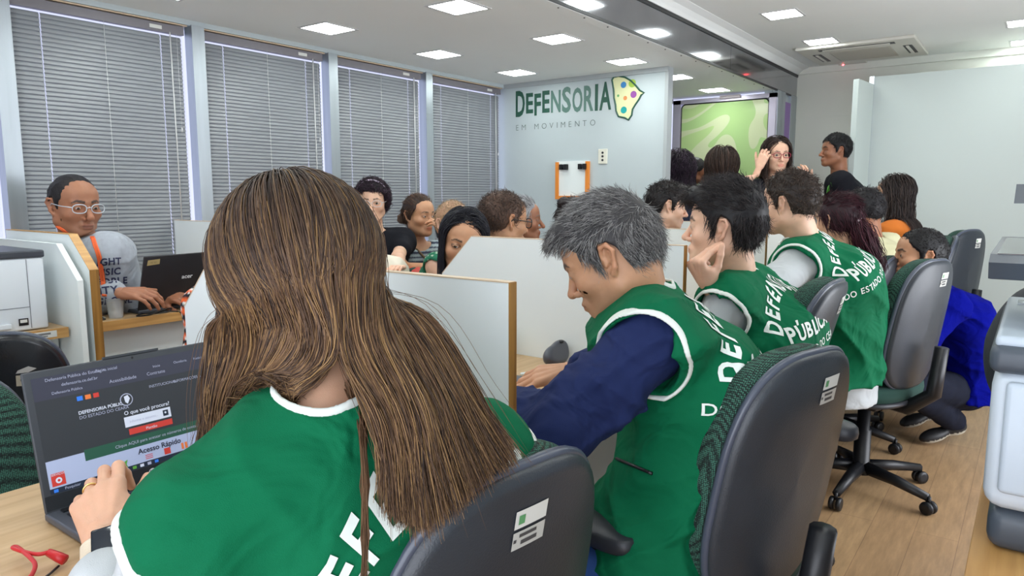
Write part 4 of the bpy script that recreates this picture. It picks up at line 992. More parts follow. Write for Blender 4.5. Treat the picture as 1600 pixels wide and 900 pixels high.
# ---- front laptop
M_lap = mat('laptop_grey', lin(70, 74, 82), rough=.42); M_bez = mat('laptop_bezel', lin(58, 62, 68), rough=.5)
def glow(name, c, k=.55): return mat('screen_'+name, lin(*[q*.86 for q in c]), rough=.5, emit=k*.38)
def laptop(hinge, ydir, width, depth, lidh, tilt, label, parts, back=None):
    """hinge: mid point of the hinge on the desk; ydir: unit vector along the hinge, left to right for the user"""
    h = np.asarray(hinge, float); u = nrm(ydir); front = nrm(np.cross(UP, u))*-1
    o = empty('laptop', h, label, 'laptop')
    t = .016; R = Matrix((( u[0], front[0], 0, h[0]), (u[1], front[1], 0, h[1]), (0, 0, 1, h[2]), (0, 0, 0, 1)))
    bs = MB().box((-width/2, -.008, .0015), (width/2, depth, t), 0, .004, M=R).obj('base', M_lap, o, True); autosmooth(bs)
    kb = MB()
    for r in range(6):
        n = 15
        for c in range(n):
            x0 = -width/2+.02+c*(width-.04)/n; kb.box((x0, .03+r*.0185, t), (x0+(width-.04)/n-.003, .03+r*.0185+.0155, t+.0018), M=R)
    kb.obj('keyboard', M_black, o)
    MB().box((-.055, .155, t), (.055, depth-.012, t+.0008), M=R).obj('touchpad', M_bez, o)
    MB().box((-width/2+.02, .006, t), (width/2-.02, .018, t+.003), M=R).obj('vent_bar', M_black, o)
    ln = -front*math.sin(tilt)+UP*math.cos(tilt); nn = front*math.cos(tilt)+UP*math.sin(tilt)   # up the lid, out of the screen
    O = h+UP*.014
    RL = Matrix(((u[0], nn[0], ln[0], O[0]), (u[1], nn[1], ln[1], O[1]), (u[2], nn[2], ln[2], O[2]), (0, 0, 0, 1)))
    ld = MB().box((-width/2, -.006, 0), (width/2, .001, lidh), 0, .003, M=RL)
    l2 = ld.obj('lid', back or M_bez, o, True); autosmooth(l2)
    return o, l2, O, u, ln, nn
LW, LH = .360, .238
lt, lid, O, u, ln, nn = laptop((-1.285, .622, .74), (0.0, 1, 0), LW, .235, LH, math.radians(13), 'large open dark grey laptop showing a legal aid website, at the long-haired woman', None)
bz = MB(); 
def sq2(mb, x0, y0, x1, y1, mi, k=.0012): quad2d(mb, O+nn*k, u, ln, x0, y0, x1, y1, mi)
sx, sy0, sy1 = .168, .030, .226; Wd = 2*sx; Hd = sy1-sy0
SM = [glow('dark', (52, 56, 62), .35), glow('green', (38, 88, 70), .4), glow('light', (172, 184, 216), .5), glow('white', (205, 212, 228), .6), glow('red', (200, 60, 52), .5), glow('text', (170, 176, 200), .5), glow('navy', (30, 42, 62), .4), glow('blue', (50, 120, 225), .6), glow('orange', (225, 120, 60), .5), glow('grass', (90, 160, 60), .5), glow('darktext', (35, 40, 60), .1), glow('bar', (60, 62, 78), .35)]
sc_ = MB(); U = lambda a: -sx+a*Wd; Wv = lambda b: sy1-b*Hd      # screen fractions, origin top left
def sr(x0, y0, x1, y1, mi, k=.0014): quad2d(sc_, O+nn*k, u, ln, U(x0), Wv(y1), U(x1), Wv(y0), mi)
def st(s, x, y, size, mi, k=.0022, bold=0, sx_=1, al='LEFT'): label2d(sc_, s, O+nn*k+u*U(x)+ln*Wv(y), u, ln, size, mi, bold, sx_, al)
sr(0, 0, 1, 1, 0); sr(0, 0, 1, .20, 11, .0016); sr(.18, .70, 1, .80, 1, .0017); sr(0, .80, 1, .955, 2, .0016); sr(0, .72, .18, .80, 2, .0016); sr(0, .955, 1, 1, 6, .0017)
st('Defensoria Pública do Estado  ×', .06, .045, .0075, 5); st('Página inicial', .30, .045, .0075, 5); st('defensoria.ce.def.br', .13, .105, .0075, 5); st('Acessibilidade', .36, .165, .0085, 5); st('Contraste', .56, .165, .0085, 5); st('Defensoria Pública', .08, .165, .0065, 5); st('Início', .60, .10, .0065, 5); st('Ouvidoria', .72, .10, .0065, 5); st('Notícias', .84, .10, .0065, 5)
st('INSTITUCIONAL', .56, .285, .0072, 5); st('INFORMAÇÕES AO CIDADÃO', .70, .285, .0072, 5); st('COMUNICAÇÃO', .90, .285, .0060, 5)
for i, mi in enumerate((7, 8, 4)): sr(.19+i*.04, .225, .218+i*.04, .265, mi, .002)
st('DEFENSORIA PÚBLICA', .185, .385, .0080, 3, bold=.02); st('DO ESTADO DO CEARÁ', .185, .428, .0077, 5)
disc2d(sc_, O+nn*.002+u*U(.43)+ln*Wv(.345), u, ln, 0, 0, .0115, 5); disc2d(sc_, O+nn*.0024+u*U(.43)+ln*Wv(.345), u, ln, 0, 0, .0098, 0); put2d(sc_, [(-.004, .006), (.003, .008), (.006, .001), (.001, -.008), (-.003, -.004)], [(0, 1, 2, 3, 4)], O+nn*.0028+u*U(.43)+ln*Wv(.345), u, ln, 3)
st('O que você procura?', .53, .485, .0098, 3, bold=.01, al='CENTER'); sr(.40, .505, .655, .60, 3, .002); st('Informe o assunto...', .425, .565, .0065, 5, .003); sr(.61, .525, .64, .58, 6, .0026); disc2d(sc_, O+nn*.0034+u*U(.623)+ln*Wv(.548), u, ln, 0, 0, .002, 3, 10); sr(.415, .62, .655, .675, 4, .002); st('Plantão', .535, .662, .007, 3, .003, al='CENTER')
st('Clique AQUI para acessar os números de contatos da Defensoria', .33, .765, .0078, 5, .003); st('Acesso Rápido', .44, .872, .0135, 10, .003, bold=.02)
for i in range(3): sr(.475, .897+i*.016, .515, .903+i*.016, 4, .0024)
sr(.58, .885, .615, .945, 4, .0024); sr(.68, .88, .715, .94, 8, .0024); sr(.693, .88, .70, .94, 2, .0028)
put2d(sc_, [(-.006, -.006), (-.003, .002), (-.008, .007), (0, .004), (.007, .007), (.004, -.001), (.006, -.007), (0, -.003)], [(0, 1, 2, 3, 4, 5, 6, 7)], O+nn*.0024+u*U(.36)+ln*Wv(.925), u, ln, 9)
sr(.012, .83, .075, .94, 4, .0022); st('SERVIÇOS', .044, .85, .005, 3, .003, al='CENTER'); disc2d(sc_, O+nn*.003+u*U(.044)+ln*Wv(.895), u, ln, 0, 0, .005, 3); disc2d(sc_, O+nn*.0034+u*U(.044)+ln*Wv(.895), u, ln, 0, 0, .0022, 4)
sr(.015, .965, .035, .992, 7, .0022); st('Pesquisar', .065, .988, .0065, 5)
for i, mi in enumerate((7, 9, 3, 5, 7)): sr(.36+i*.04, .966, .38+i*.04, .992, mi, .0022)
sc_.obj('screen', SM, lid)
m2 = MB(); quad2d(m2, O+nn*.0012, u, ln, -.178, .004, .178, .0285, 0); m2.obj('bezel', mat('bezel_dark', lin(30, 34, 40), rough=.5), lid); m2 = MB(); disc2d(m2, O+nn*.0014, u, ln, 0, .232, .0022, 0, 10); m2.obj('webcam', M_black, lid)
m2 = MB(); disc2d(m2, O+nn*.002, u, ln, 0, .016, .0075, 0, 24); label2d(m2, 'hp', O+nn*.0026+ln*.0135, u, ln, .0105, 1, .01); m2.obj('maker_badge', [mat('badge_silver', lin(215, 218, 222), rough=.3), M_black], lid)
MB().box((-.05, -.004, 0), (.05, .0015, .004), M=Matrix(((u[0], nn[0], ln[0], O[0]+ln[0]*LH), (u[1], nn[1], ln[1], O[1]+ln[1]*LH), (u[2], nn[2], ln[2], O[2]+ln[2]*LH), (0, 0, 0, 1)))).obj('camera_bump', M_bez, lid)
# red network cable
cb = MB(); px0 = V(-1.245, .443, .75)
A_ = [P(72, 827, 1.035), P(58, 836, 1.03), P(40, 838, 1.035), P(22, 829, 1.045), P(17, 824, 1.05), P(25, 828, 1.05), P(45, 845, 1.02), P(53, 862, 1.0), P(48, 885, .975), P(36, 905, .955), P(22, 930, .93)]
for q in A_: q[2] = max(.7455, min(q[2], .762))
def smoothp(p, n=6):
    p = [np.asarray(q, float) for q in p]; out = []
    for i in range(len(p)-1):
        a, b, c, d = p[max(i-1, 0)], p[i], p[i+1], p[min(i+2, len(p)-1)]
        for k in range(n): t = k/n; out.append(.5*((2*b)+(-a+c)*t+(2*a-5*b+4*c-d)*t*t+(-a+3*b-3*c+d)*t**3))
    return out+[p[-1]]
rc_ = empty('network_cable', A_[0], 'red network cable plugged into the left side of the large laptop', 'cable')
M_red = mat('red_rubber', lin(196, 36, 40), rough=.38)
MB().tube(smoothp(A_), .0031, 8).obj('cord', M_red, rc_, True)
a0 = P(97, 821, 1.03); a0[2] = .752; MB().tube([A_[0], A_[0]*.4+a0*.6, a0], [.0055, .0072, .0075], 8).obj('plug', M_red, rc_, True)
kc = [P(88, 838, 1.03), P(75, 848, 1.01), P(62, 870, .99), P(58, 900, .95), P(55, 930, .92)]
for q in kc: q[2] = .744
tag(MB().tube(smoothp(kc), .0018, 6).obj('power_cord', M_black, None, True), 'thin black cord on the desk beside the red cable', 'cable')
# ---- left bay: printer
pr_ = empty('printer', (-3.05, .84, .80), 'white desktop laser printer with a dark top on the window counter', 'printer')
M_prw = mat('printer_white', lin(216, 222, 228), rough=.4); M_prg = mat('printer_graphite', lin(62, 66, 74), rough=.4)
b_ = MB().box((-3.24, .64, .803), (-2.865, 1.05, 1.06), 0, .008).obj('body', M_prw, pr_, True); autosmooth(b_)
t_ = MB().box((-3.24, .637, 1.06), (-2.86, 1.053, 1.086), 0, .006).box((-3.10, .68, 1.086), (-2.92, .93, 1.094), 1, .003).obj('top_cover', [M_prg, M_black], pr_)
MB().box((-3.08, .70, 1.088), (-2.93, .92, 1.112), 0, .004).obj('output_tray', M_dark, pr_)
MB().box((-2.8655, .66, .885), (-2.8635, .995, .887), 1).box((-2.8655, .993, .81), (-2.8635, .995, 1.055), 1).obj('panel_seams', [M_prg, mat('seam', lin(120, 124, 130))], pr_)
MB().box((-2.866, .66, .815), (-2.850, .93, .835), 0, .005).box((-2.866, .70, .84), (-2.8635, .88, .862), 1, .001).obj('paper_drawer', [M_prw, mat('recess_grey', lin(176, 180, 184))], pr_)
MB().box((-2.864, .955, .822), (-2.8625, .985, .847), 0).box((-2.8624, .959, .832), (-2.862, .981, .843), 1).obj('energy_label', [M_black, mat('white_sticker')], pr_)
# ---- black laptop on the window counter, seen from behind
M_acer = mat('black_lid', lin(38, 36, 40), rough=.45, var=.1, vscale=20)
l2_, lid2, O2, u2, ln2, nn2 = laptop((-2.93, 1.57, .80), (0.08, -1, 0), .36, .23, .235, math.radians(17), 'black laptop seen from behind with a taped note on its lid, on the window counter', None, back=M_acer)
m2 = MB(); ou = -u2
put2d(m2, [(-.165, .196), (-.112, .200), (-.112, .222), (-.163, .219)], [(0, 1, 2, 3)], O2-nn2*.0068, ou, ln2, 0); label2d(m2, 'Nº 01', O2-nn2*.0074+ou*-.138+ln2*.205, ou, ln2, .011, 1)
m2.obj('taped_note', [mat('kraft_tape', lin(172, 152, 104), rough=.6), mat('pencil', lin(110, 95, 70))], lid2)
m2 = MB(); label2d(m2, 'acer', O2-nn2*.0068+ou*.02+ln2*.125, ou, ln2, .026, 0, .02, 1.1); m2.obj('maker_lettering', mat('badge_silver'), lid2)
# cup, cables, papers on that counter
cup = tag(MB().lathe([(.024, 0), (.0245, .002), (.034, .078), (.036, .080), (.0345, .080), (.0232, .004)], (-2.90, 1.30, .80), 28, cap=False).obj('plastic_cup', mat('clear_plastic', lin(225, 230, 235), rough=.15, alpha=.45), None, True), 'small clear plastic cup on the window counter by the black laptop', 'cup')
MB().lathe([(.0232, .004), (.0262, .030), (.0, .030)], (-2.90, 1.30, .80), 24).obj('water', mat('water', lin(220, 228, 232), rough=.05, alpha=.5), cup, True)
tag(MB().box((-3.0, 1.20, .8005), (-2.93, 1.275, .802)).obj('paper_slip', mat('paper', lin(228, 226, 220), rough=.7)), 'white slip of paper beside the plastic cup', 'paper')
tag(MB().tube(smoothp([(-2.93, 1.40, .803), (-2.88, 1.42, .803), (-2.86, 1.48, .803), (-2.89, 1.52, .812), (-2.86, 1.45, .81), (-2.845, 1.40, .803), (-2.86, 1.36, .803), (-2.90, 1.42, .803), (-2.86, 1.50, .804), (-2.825, 1.53, .79), (-2.822, 1.56, .70), (-2.822, 1.60, .60), (-2.822, 1.66, .30)]), .0028, 6).obj('charger_cable', M_black, None, True), 'looped black charger cable hanging over the counter edge under the black laptop', 'cable')
tag(MB().tube(smoothp([(-2.96, 1.19, .803), (-2.90, 1.21, .803), (-2.88, 1.25, .803), (-2.95, 1.25, .806), (-2.99, 1.21, .803)]), .003, 6).obj('coiled_cable', M_black, None, True), 'small coil of dark cable next to the slip of paper', 'cable')
# ---- grey-haired man's desk: laptop, mouse, jar, pen
laptop((-1.37, 1.50, .74), (.08, 1, 0), .33, .225, .21, math.radians(20), 'dark laptop in front of the grey-haired man, mostly behind the near partition', None)
ms = Field([el((-1.20, 1.865, .775), (.030, .062, .036), k=0), el((-1.20, 1.895, .80), (.022, .030, .020), k=.02), pl((-1.20, 1.86, .7415), (0, 0, -1)), pl((-1.183, 1.86, .78), (1, 0, .45), k=.006)])
v, f = snet(ms, (-1.27, 1.78, .72), (-1.13, 1.94, .84), .0025)
mo = tag(mesh_obj('computer_mouse', v, f, mat('mouse_grey', lin(80, 82, 92), rough=.3), None, True), 'dark grey wedge-shaped mouse with a glossy side, on the grey-haired man\'s desk', 'mouse')
MB().lathe([(.010, 0), (.010, .006), (.006, .008)], (-1.20, 1.893, .812), 14).obj('wheel', mat('wheel_dark', lin(40, 40, 46), rough=.3), mo, True)
pn = empty('pen', (-1.17, 1.78, .746), 'red pen with a white cap lying by the grey mouse', 'pen'); MB().tube([(-1.20, 1.72, .747), (-1.17, 1.80, .747)], .005, 8).obj('barrel', M_red, pn, True); MB().tube([(-1.212, 1.69, .747), (-1.20, 1.722, .747)], .0055, 8).obj('cap', M_white, pn, True)
jr = tag(MB().lathe([(.040, 0), (.041, .085), (.036, .095), (.036, .112), (.0345, .112), (.0345, .094), (.039, .084), (.0385, .003)], (-1.43, 1.87, .74), 24, cap=False).obj('plastic_jar', mat('clear_jar', lin(226, 224, 214), rough=.15, alpha=.35), None, True), 'clear plastic jar half hidden behind the near partition end', 'jar')
# ---- big office printer on its oak table, right edge
tb = empty('side_table', (.3, 1.4, 0), 'oak-topped low table under the big office printer', 'table')
MB().box((-.050, .75, .665), (.95, 2.05, .693), 0, .002).box((.0, 2.05, .665), (.95, 2.6, .693)).obj('top', wood('oak_table', lin(176, 130, 72), lin(206, 160, 98), 'Y', .6), tb)
for x, y in ((-.02, .79), (.90, .79), (-.02, 2.0), (.90, 2.0)): MB().box((x-.02, y-.02, 0), (x+.02, y+.02, .665)).obj('leg', M_white, tb)
mf = empty('office_printer', (.3, 1.6, .693), 'big white and graphite multifunction office printer at the right edge', 'office printer')
M_mfw = mat('mfp_white', lin(202, 212, 222), rough=.38, bump=.08); M_mfg = mat('mfp_graphite', lin(70, 78, 88), rough=.4); M_mfl = mat('mfp_lightgrey', lin(186, 198, 210), rough=.35)
def slab(name, x0, y0, z0, x1, y1, z1, M, bev, parent): o = MB().box((x0, y0, z0), (x1, y1, z1), 0, bev).obj(name, M, parent, True); return autosmooth(o)
slab('base_band', -.030, 1.375, .694, .60, 1.93, .765, M_mfg, .022, mf)
slab('body', -.040, 1.365, .765, .61, 1.94, 1.0, M_mfw, .028, mf)
slab('front_cover', -.020, 1.352, .80, .60, 1.372, .985, M_mfl, .009, mf)
slab('top_band', -.046, 1.36, .995, .61, 1.94, 1.042, M_mfg, .015, mf)
slab('output_deck', -.040, 1.37, 1.036, .60, 1.93, 1.056, M_mfl, .008, mf)
slab('output_tray', .0, 1.44, 1.050, .55, 1.74, 1.066, M_mfg, .004, mf)
slab('tray_slot', .03, 1.60, 1.0645, .10, 1.63, 1.0675, M_black, .0008, mf)
slab('clear_tape', -.02, 1.79, 1.055, .11, 1.84, 1.060, mat('tape_clear', lin(225, 232, 238), rough=.1, alpha=.6), .001, mf)
slab('support_column', .0, 1.70, 1.05, .50, 1.92, 1.20, M_mfg, .02, mf)
MB().prism([(-.062, 1.46, 1.166), (-.062, 1.485, 1.136), (-.062, 1.60, 1.124), (-.062, 1.98, 1.135), (-.062, 1.98, 1.186), (-.062, 1.50, 1.178)], 0, (.66, 0, 0)).obj('control_panel', M_mfg, mf)
MB().prism([(-.052, 1.50, 1.1795), (-.052, 1.93, 1.1865), (-.052, 1.93, 1.1835), (-.052, 1.50, 1.1765)], 0, (.60, 0, 0)).obj('touch_screen', mat('glossy_black', lin(58, 48, 46), rough=.08), mf)
MB().prism([(-.045, 1.93, 1.262), (-.045, 2.16, 1.262), (-.045, 2.16, 1.305), (-.045, 2.0, 1.305)], 0, (.64, 0, 0)).obj('document_feeder', M_mfg, mf)
slab('feeder_hinge', .02, 1.98, 1.18, .55, 2.12, 1.265, M_mfg, .008, mf)
v, f = snet(Field([el((.05, 2.22, .88), (.135, .12, .185), k=0), el((.10, 2.26, .92), (.13, .13, .15), k=.05), pl((0, 2.2, .696), (0, 0, -1))], disp=wrinkle(4, .004, 14)), (-.2, 1.95, .6), (.4, 2.5, 1.2), .009)
bpk = empty('backpack', (.05, 2.22, .693), 'black rounded backpack behind the big office printer', 'backpack')
mesh_obj('bag', v, f, mat('black_nylon', lin(44, 47, 54), rough=.7, bump=.4, bscale=400), bpk, True)
# ------------------------------------------------------------------ the people
G1, G2 = lin(10, 128, 84), lin(8, 112, 74)
M_vest = mat('vest_green', lin(4, 100, 65), rough=.8, fold=.6, bump=.35, bscale=900, var=.06, vscale=8, spec=.15)
M_trim = mat('vest_piping', lin(222, 228, 222), rough=.75)
M_letter = mat('vest_lettering', lin(226, 234, 228), rough=.6)
M_wht = mat('white_cotton', lin(188, 192, 194), rough=.85, fold=.5, bump=.3, bscale=900, spec=.2)
M_navy = mat('navy_cotton', lin(30, 42, 86), rough=.8, fold=.7, bump=.35, bscale=900, var=.08, vscale=8, spec=.2)
M_blk = mat('black_cotton', lin(26, 27, 34), rough=.88, bump=.3, bscale=800, spec=.2)
JEAN = lin(44, 74, 130)
def blob(F, c, r, col):
    v, f = snet(Field([el(F.w(c), (r, r, r))], disp=wrinkle(2, .006, 90)), F.c-.2, F.c+.2, .0055); return v, f, np.array(col)
def vest(wr=(1, .008, 16), arm=(.078, .010), infl=.030, hem=.10, vox=.007, r=.0048, M=None, neck=.006):
    return dict(name='vest', M=M_vest, infl=infl, sleeve=None, neck=neck, hem=hem, wr=wr, armcut=arm, vox=vox, trim=dict(M=M_trim, r=r))
def back_text(J, o, y0=.0, size=1.0, xo=0, turn=0, R=.135):
    n = -J['tf']; a_ = math.radians(turn); n = n*math.cos(a_)+np.cross(UP, n)*math.sin(a_); n = nrm(n-J['up']*np.dot(n, J['up'])); u = nrm(np.cross(J['up'], n)); v = J['up']
    O = J['ch']+v*y0+u*xo
    L_ = [('DEFENSORIA', .062*size, .030, .86, 0, .085*size, R*size), ('PÚBLICA', .060*size, .030, .90, 0, -.035*size, 0), ('DO ESTADO DO CEARÁ', .034*size, .012, .88, 0, -.088*size, 0)]
    return wear_text(J, o, L_, O, u, v, n, M_letter)
# 1 -- the long-haired woman in front
def hair_front(F, J):
    rng = np.random.RandomState(11); N = 14000
    c = V(*CRAN[0]); r = V(*CRAN[1])+.006
    q = rng.normal(size=(N*3, 3)); q /= np.linalg.norm(q, axis=1, keepdims=True)
    q = q[q[:, 2] > -.35]; q = q[(c[2]+q[:, 2]*r[2]) > hline(c[1]+q[:, 1]*r[1], 'woman')-.0][:N]; N = len(q)
    az = np.degrees(np.arctan2(q[:, 0], -q[:, 1]))          # 0 at the back, + to her right
    top = V(0.0, .02, 1.0); top /= np.linalg.norm(top)
    split = -8+rng.normal(size=N)*5; left = az < split
    # where each strand leaves the scalp
    ua = np.clip(np.where(left, (az+150)/(150+split), (az-split)/(150-split)), 0, 1)   # left: 0 far left .. 1 inner; right: 0 inner .. 1 outer
    azo = np.where(left, -122+ua*108, -12+ua*122); azr = np.radians(azo)
    oz = -.42+0*azr; lay = rng.uniform(0, 1, N)
    ex = np.stack([np.sin(azr)*.95, -np.cos(azr)*.95, oz], 1)
    S1 = 9; S2 = 20; path = np.zeros((N, S1+S2, 3))
    rr = r+(.010+.012*lay)[:, None]
    for i in range(S1):
        t = i/S1; m_ = q*(1-t)+ex*t; m_ /= np.linalg.norm(m_, axis=1, keepdims=True); path[:, i] = c+m_*rr*(.97+.03*min(1, t*4))
    W = F.c+(path*F.s)@F.R.T
    P0 = F.c+((c+ex/np.linalg.norm(ex, axis=1, keepdims=True)*rr)*F.s)@F.R.T
    def lerp(tab, u): 
        tab = np.array(tab, float); x = tab[:, 0]; o = np.stack([np.interp(u, x, tab[:, k]) for k in (1, 2, 3)], 1)
        return EYE+(FW[None]+CR[None]*((o[:, 0:1]-800)/FPX)-CU[None]*((o[:, 1:2]-450)/FPX))*o[:, 2:3]
    uj = np.clip(ua+rng.normal(size=N)*.05, 0, 1)
    wl = lerp([(0, 326, 520, .98), (.4, 385, 540, .90), (1, 524, 545, .832)], uj); w2l = lerp([(0, 320, 620, .99), (.5, 365, 630, .94), (1, 478, 600, .86)], uj); el_ = lerp([(0, 322, 715, 1.0), (1, 378, 715, .975)], uj)
    wr_ = lerp([(0, 530, 545, .830), (.4, 590, 520, .845), (1, 662, 490, .93)], uj); w2r = lerp([(0, 585, 660, .795), (.5, 660, 645, .80), (1, 735, 605, .90)], uj); er = lerp([(0, 612, 795, .765), (.35, 660, 822, .76), (1, 796, 716, .88)], uj)
    L = left[:, None]; A1 = np.where(L, wl, wr_); A2 = np.where(L, w2l, w2r); A3 = np.where(L, el_, er)
    outn = nrm(-J['tf']*.8-FW*.4); off = (lay-.5)[:, None]*outn*.030
    ln_ = rng.uniform(.86, 1.04, N)[:, None]; A3 = A2+(A3-A2)*ln_
    A1 = A1+off*.8+rng.normal(size=(N, 3))*.0015; A2 = A2+off+rng.normal(size=(N, 3))*.003; A3 = A3+off*.8+rng.normal(size=(N, 3))*.007
    K = [W[:, S1-2], P0, A1, A2, A3, A3+(A3-A2)*.5]
    per = S2//3; idx = S1
    path2 = [W[:, i] for i in range(S1)]
    for s in range(3):
        a, b, c_, d = K[s], K[s+1], K[s+2], K[s+3]; n_ = per if s < 2 else S2-2*per
        for k in range(n_):
            t = k/(n_ if s < 2 else n_-1); path2.append(.5*((2*b)+(-a+c_)*t+(2*a-5*b+4*c_-d)*t*t+(-a+3*b-3*c_+d)*t**3))
    X = np.stack(path2, 1)
    SKF = Field([J['neckp']])
    def outside(X, lift, k0=S1):
        Y_ = X[:, k0:].reshape(-1, 3)
        for _ in range(3):
            x = Y_.astype(f32)[None]; vf = Fn(lambda p, c, h: np.minimum(J['fields']['vest'].ev(p), SKF.ev(p))); d0 = vf.ev(x)[0]; near = d0 < lift
            if not near.any(): break
            xs = x[:, near]; g = np.stack([vf.ev(xs+np.eye(3, dtype=f32)[a]*.004)[0]-d0[near] for a in range(3)], 1); g /= np.linalg.norm(g, axis=1, keepdims=True)+1e-9
            lf = lift[near] if np.ndim(lift) else lift
            Y_[near] += g*np.clip(lf-d0[near], 0, .05)[:, None]
        X[:, k0:] = Y_.reshape(X[:, k0:].shape); return X
    X = outside(X, np.repeat(.004+.020*lay, X.shape[1]-S1))
    dark, mid, light = np.array(lin(46, 34, 30)), np.array(lin(104, 76, 54)), np.array(lin(168, 132, 86))
    clump = (np.sin(az*.9)+np.sin(az*2.3+1)+np.sin(az*.37+2))/3; k = np.clip(rng.beta(1.6, 2.2, N)+clump*.26, 0, 1)
    c0 = np.where((k < .5)[:, None], dark+(mid-dark)*(k*2)[:, None], mid+(light-mid)*((k-.5)*2)[:, None])
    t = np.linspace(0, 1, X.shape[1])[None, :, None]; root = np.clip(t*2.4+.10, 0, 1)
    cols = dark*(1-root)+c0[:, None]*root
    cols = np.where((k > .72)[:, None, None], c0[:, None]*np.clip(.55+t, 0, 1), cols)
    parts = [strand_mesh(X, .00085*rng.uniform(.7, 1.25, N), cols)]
    # a thin lock down the back, loose flyaways
    M_ = 110; T0 = np.tile(P(556, 600, .875), (M_, 1))+rng.normal(size=(M_, 3))*.006; ps = [T0]
    for (x, y, d) in ((566, 680, .828), (571, 760, .775), (570, 840, .735), (569, 905, .70)): ps.append(np.tile(P(x, y, d), (M_, 1))+rng.normal(size=(M_, 3))*V(.0022, .0022, .001))
    TH = outside(np.repeat(np.stack(ps, 1), 1, 0), .005, 0)
    parts.append(strand_mesh(TH, .0008, mid*(.6+.6*rng.rand(M_, 1))))
    M_ = 160; i = rng.randint(0, N, M_); fly = X[i].copy(); amp = rng.normal(size=(M_, 1, 3))*.016; fly = fly+amp*np.linspace(0, 1, fly.shape[1])[None, :, None]**1.3+np.sin(np.linspace(0, 5, fly.shape[1]))[None, :, None]*rng.normal(size=(M_, 1, 3))*.004
    parts.append(strand_mesh(fly, .00045, np.tile(mid, (M_, 1))))
    # dark under-layers
    v, f = snet(Field([F.el(CRAN[0], r+.006, k=0), dict(t='fn', f=lambda x: ((lambda u: (hline(u[..., 1], 'woman')-u[..., 2])*.8)(F.loc(x))).astype(f32), k=.006, op='int')]), F.c-.15, F.c+.15, .004); parts.append((v, f, dark))
    def chain(pts, ra): return [rc(P(*a), P(*b), r1, r2, k=.02) for (a, r1), (b, r2) in zip(zip(pts[:-1], ra[:-1]), zip(pts[1:], ra[1:]))]
    B = chain([(585, 470, .95), (618, 560, .925), (650, 640, .89), (672, 720, .86)], [.026, .026, .026, .016])+chain([(600, 540, .925), (615, 640, .88), (640, 740, .84)], [.022, .020, .010])+chain([(640, 540, .95), (690, 630, .93), (742, 696, .92)], [.018, .018, .008])
    B += chain([(372, 480, .975), (358, 590, .985), (352, 680, .99)], [.028, .026, .018])+chain([(420, 500, .95), (400, 590, .955), (366, 670, .985)], [.022, .016, .010])
    lo, hi = bounds(B); v, f = snet(Field(B), lo, hi, .005); parts.append((v, f, dark*.9))
    return parts
hc = P(462, 440, .945)
wS = {'L': P(312, 842, .80), 'R': P(748, 722, .995)}
wrL = P(168, 846, .955); knL = P(152, 772, 1.01)
fg, J1 = person('long-haired woman with blonde streaks in a green vest, typing on the large laptop', hc, (-.46, .06, -.16), (-.42, .13, 0), 'light', female=True, vb=.006, vh=.004, hs=1.07,
    nb=P(512, 640, .885), pv=V(-.84, .66, .56), sh=wS, slouch=.035, neck=.050, group=None,
    arms={'L': dict(e=P(175, 1080, .84), w=wrL, d=knL-wrL, n=nrm(UP*.8-FW*.75), hk=dict(fing=[(16, 66, 40), (20, 70, 40), (26, 66, 40), (34, 60, 34)], thumb=(30, 20), spread=.7), vox=.0024),
          'R': dict(e=P(800, 900, 1.12), w=V(-1.02, .72, .80), d=V(-1, -.1, 0), n=UP, vox=.006)},
    clothes=[dict(name='white_blouse', M=M_wht, infl=.014, sleeve=1.68, neck=.006, hem=.02, wr=(5, .003, 18), vox=.0055, sl_infl=.019),
             vest(wr=(8, .007, 12), arm=(.066, .012), vox=.0055, infl=.024, r=.0045, neck=.002)], hair=[hair_front], handsz=1.0, trousers=JEAN)
back_text(J1, J1['vest'], y0=-.012, size=1.1, xo=.075)
# white collar band
cb_ = rc(J1['nb']+UP*.000, J1['nb']+UP*.05, .061, .064, k=0); tt = J1['fields']['vest']
# watch and ring
fw_ = nrm(J1['A']['L']['w']-J1['A']['L']['e']); wc = J1['A']['L']['w']-fw_*.012
nw = nrm(nrm(UP*.8-FW*.55)-fw_*np.dot(nrm(UP*.8-FW*.55), fw_)); lw = np.cross(nw, fw_)
wt = empty('wristwatch', wc, 'square dark-faced smart watch with a pale woven band on the front woman\'s wrist', 'watch')
mb = MB(); ring = [wc+nw*.027*math.cos(a)+lw*.031*math.sin(a) for a in np.linspace(0, 2*math.pi, 29)]
for k in range(-4, 5): mb.tube([q+fw_*k*.0022 for q in ring], .0016, 6, cap=False)
mb.obj('band', mat('watch_band', lin(206, 192, 170), rough=.7), wt, True)
Rw = Matrix(((lw[0], fw_[0], nw[0], wc[0]), (lw[1], fw_[1], nw[1], wc[1]), (lw[2], fw_[2], nw[2], wc[2]), (0, 0, 0, 1)))
wl_ = -.004
MB().box((wl_-.015, -.018, .020), (wl_+.015, .018, .030), 0, .005, M=Rw).obj('case', mat('watch_case', lin(200, 202, 206), rough=.25, metal=.7), wt, True)
MB().box((wl_-.0138, -.0168, .0290), (wl_+.0138, .0168, .0312), 0, .002, M=Rw).obj('display', mat('watch_glass', lin(30, 36, 44), rough=.12), wt, True)
hd_ = nrm(J1['A']['L']['d']); hn = nrm(nrm(UP*.8-FW*.75)-hd_*np.dot(nrm(UP*.8-FW*.75), hd_)); hl = np.cross(hd_, hn)
a1 = math.radians(26); fo = J1['A']['L']['w']+hd_*.087-hl*.009; fu = nrm(hd_*math.cos(a1)-hn*math.sin(a1)); rcn = fo+fu*.022; fnn = np.cross(fu, hl)
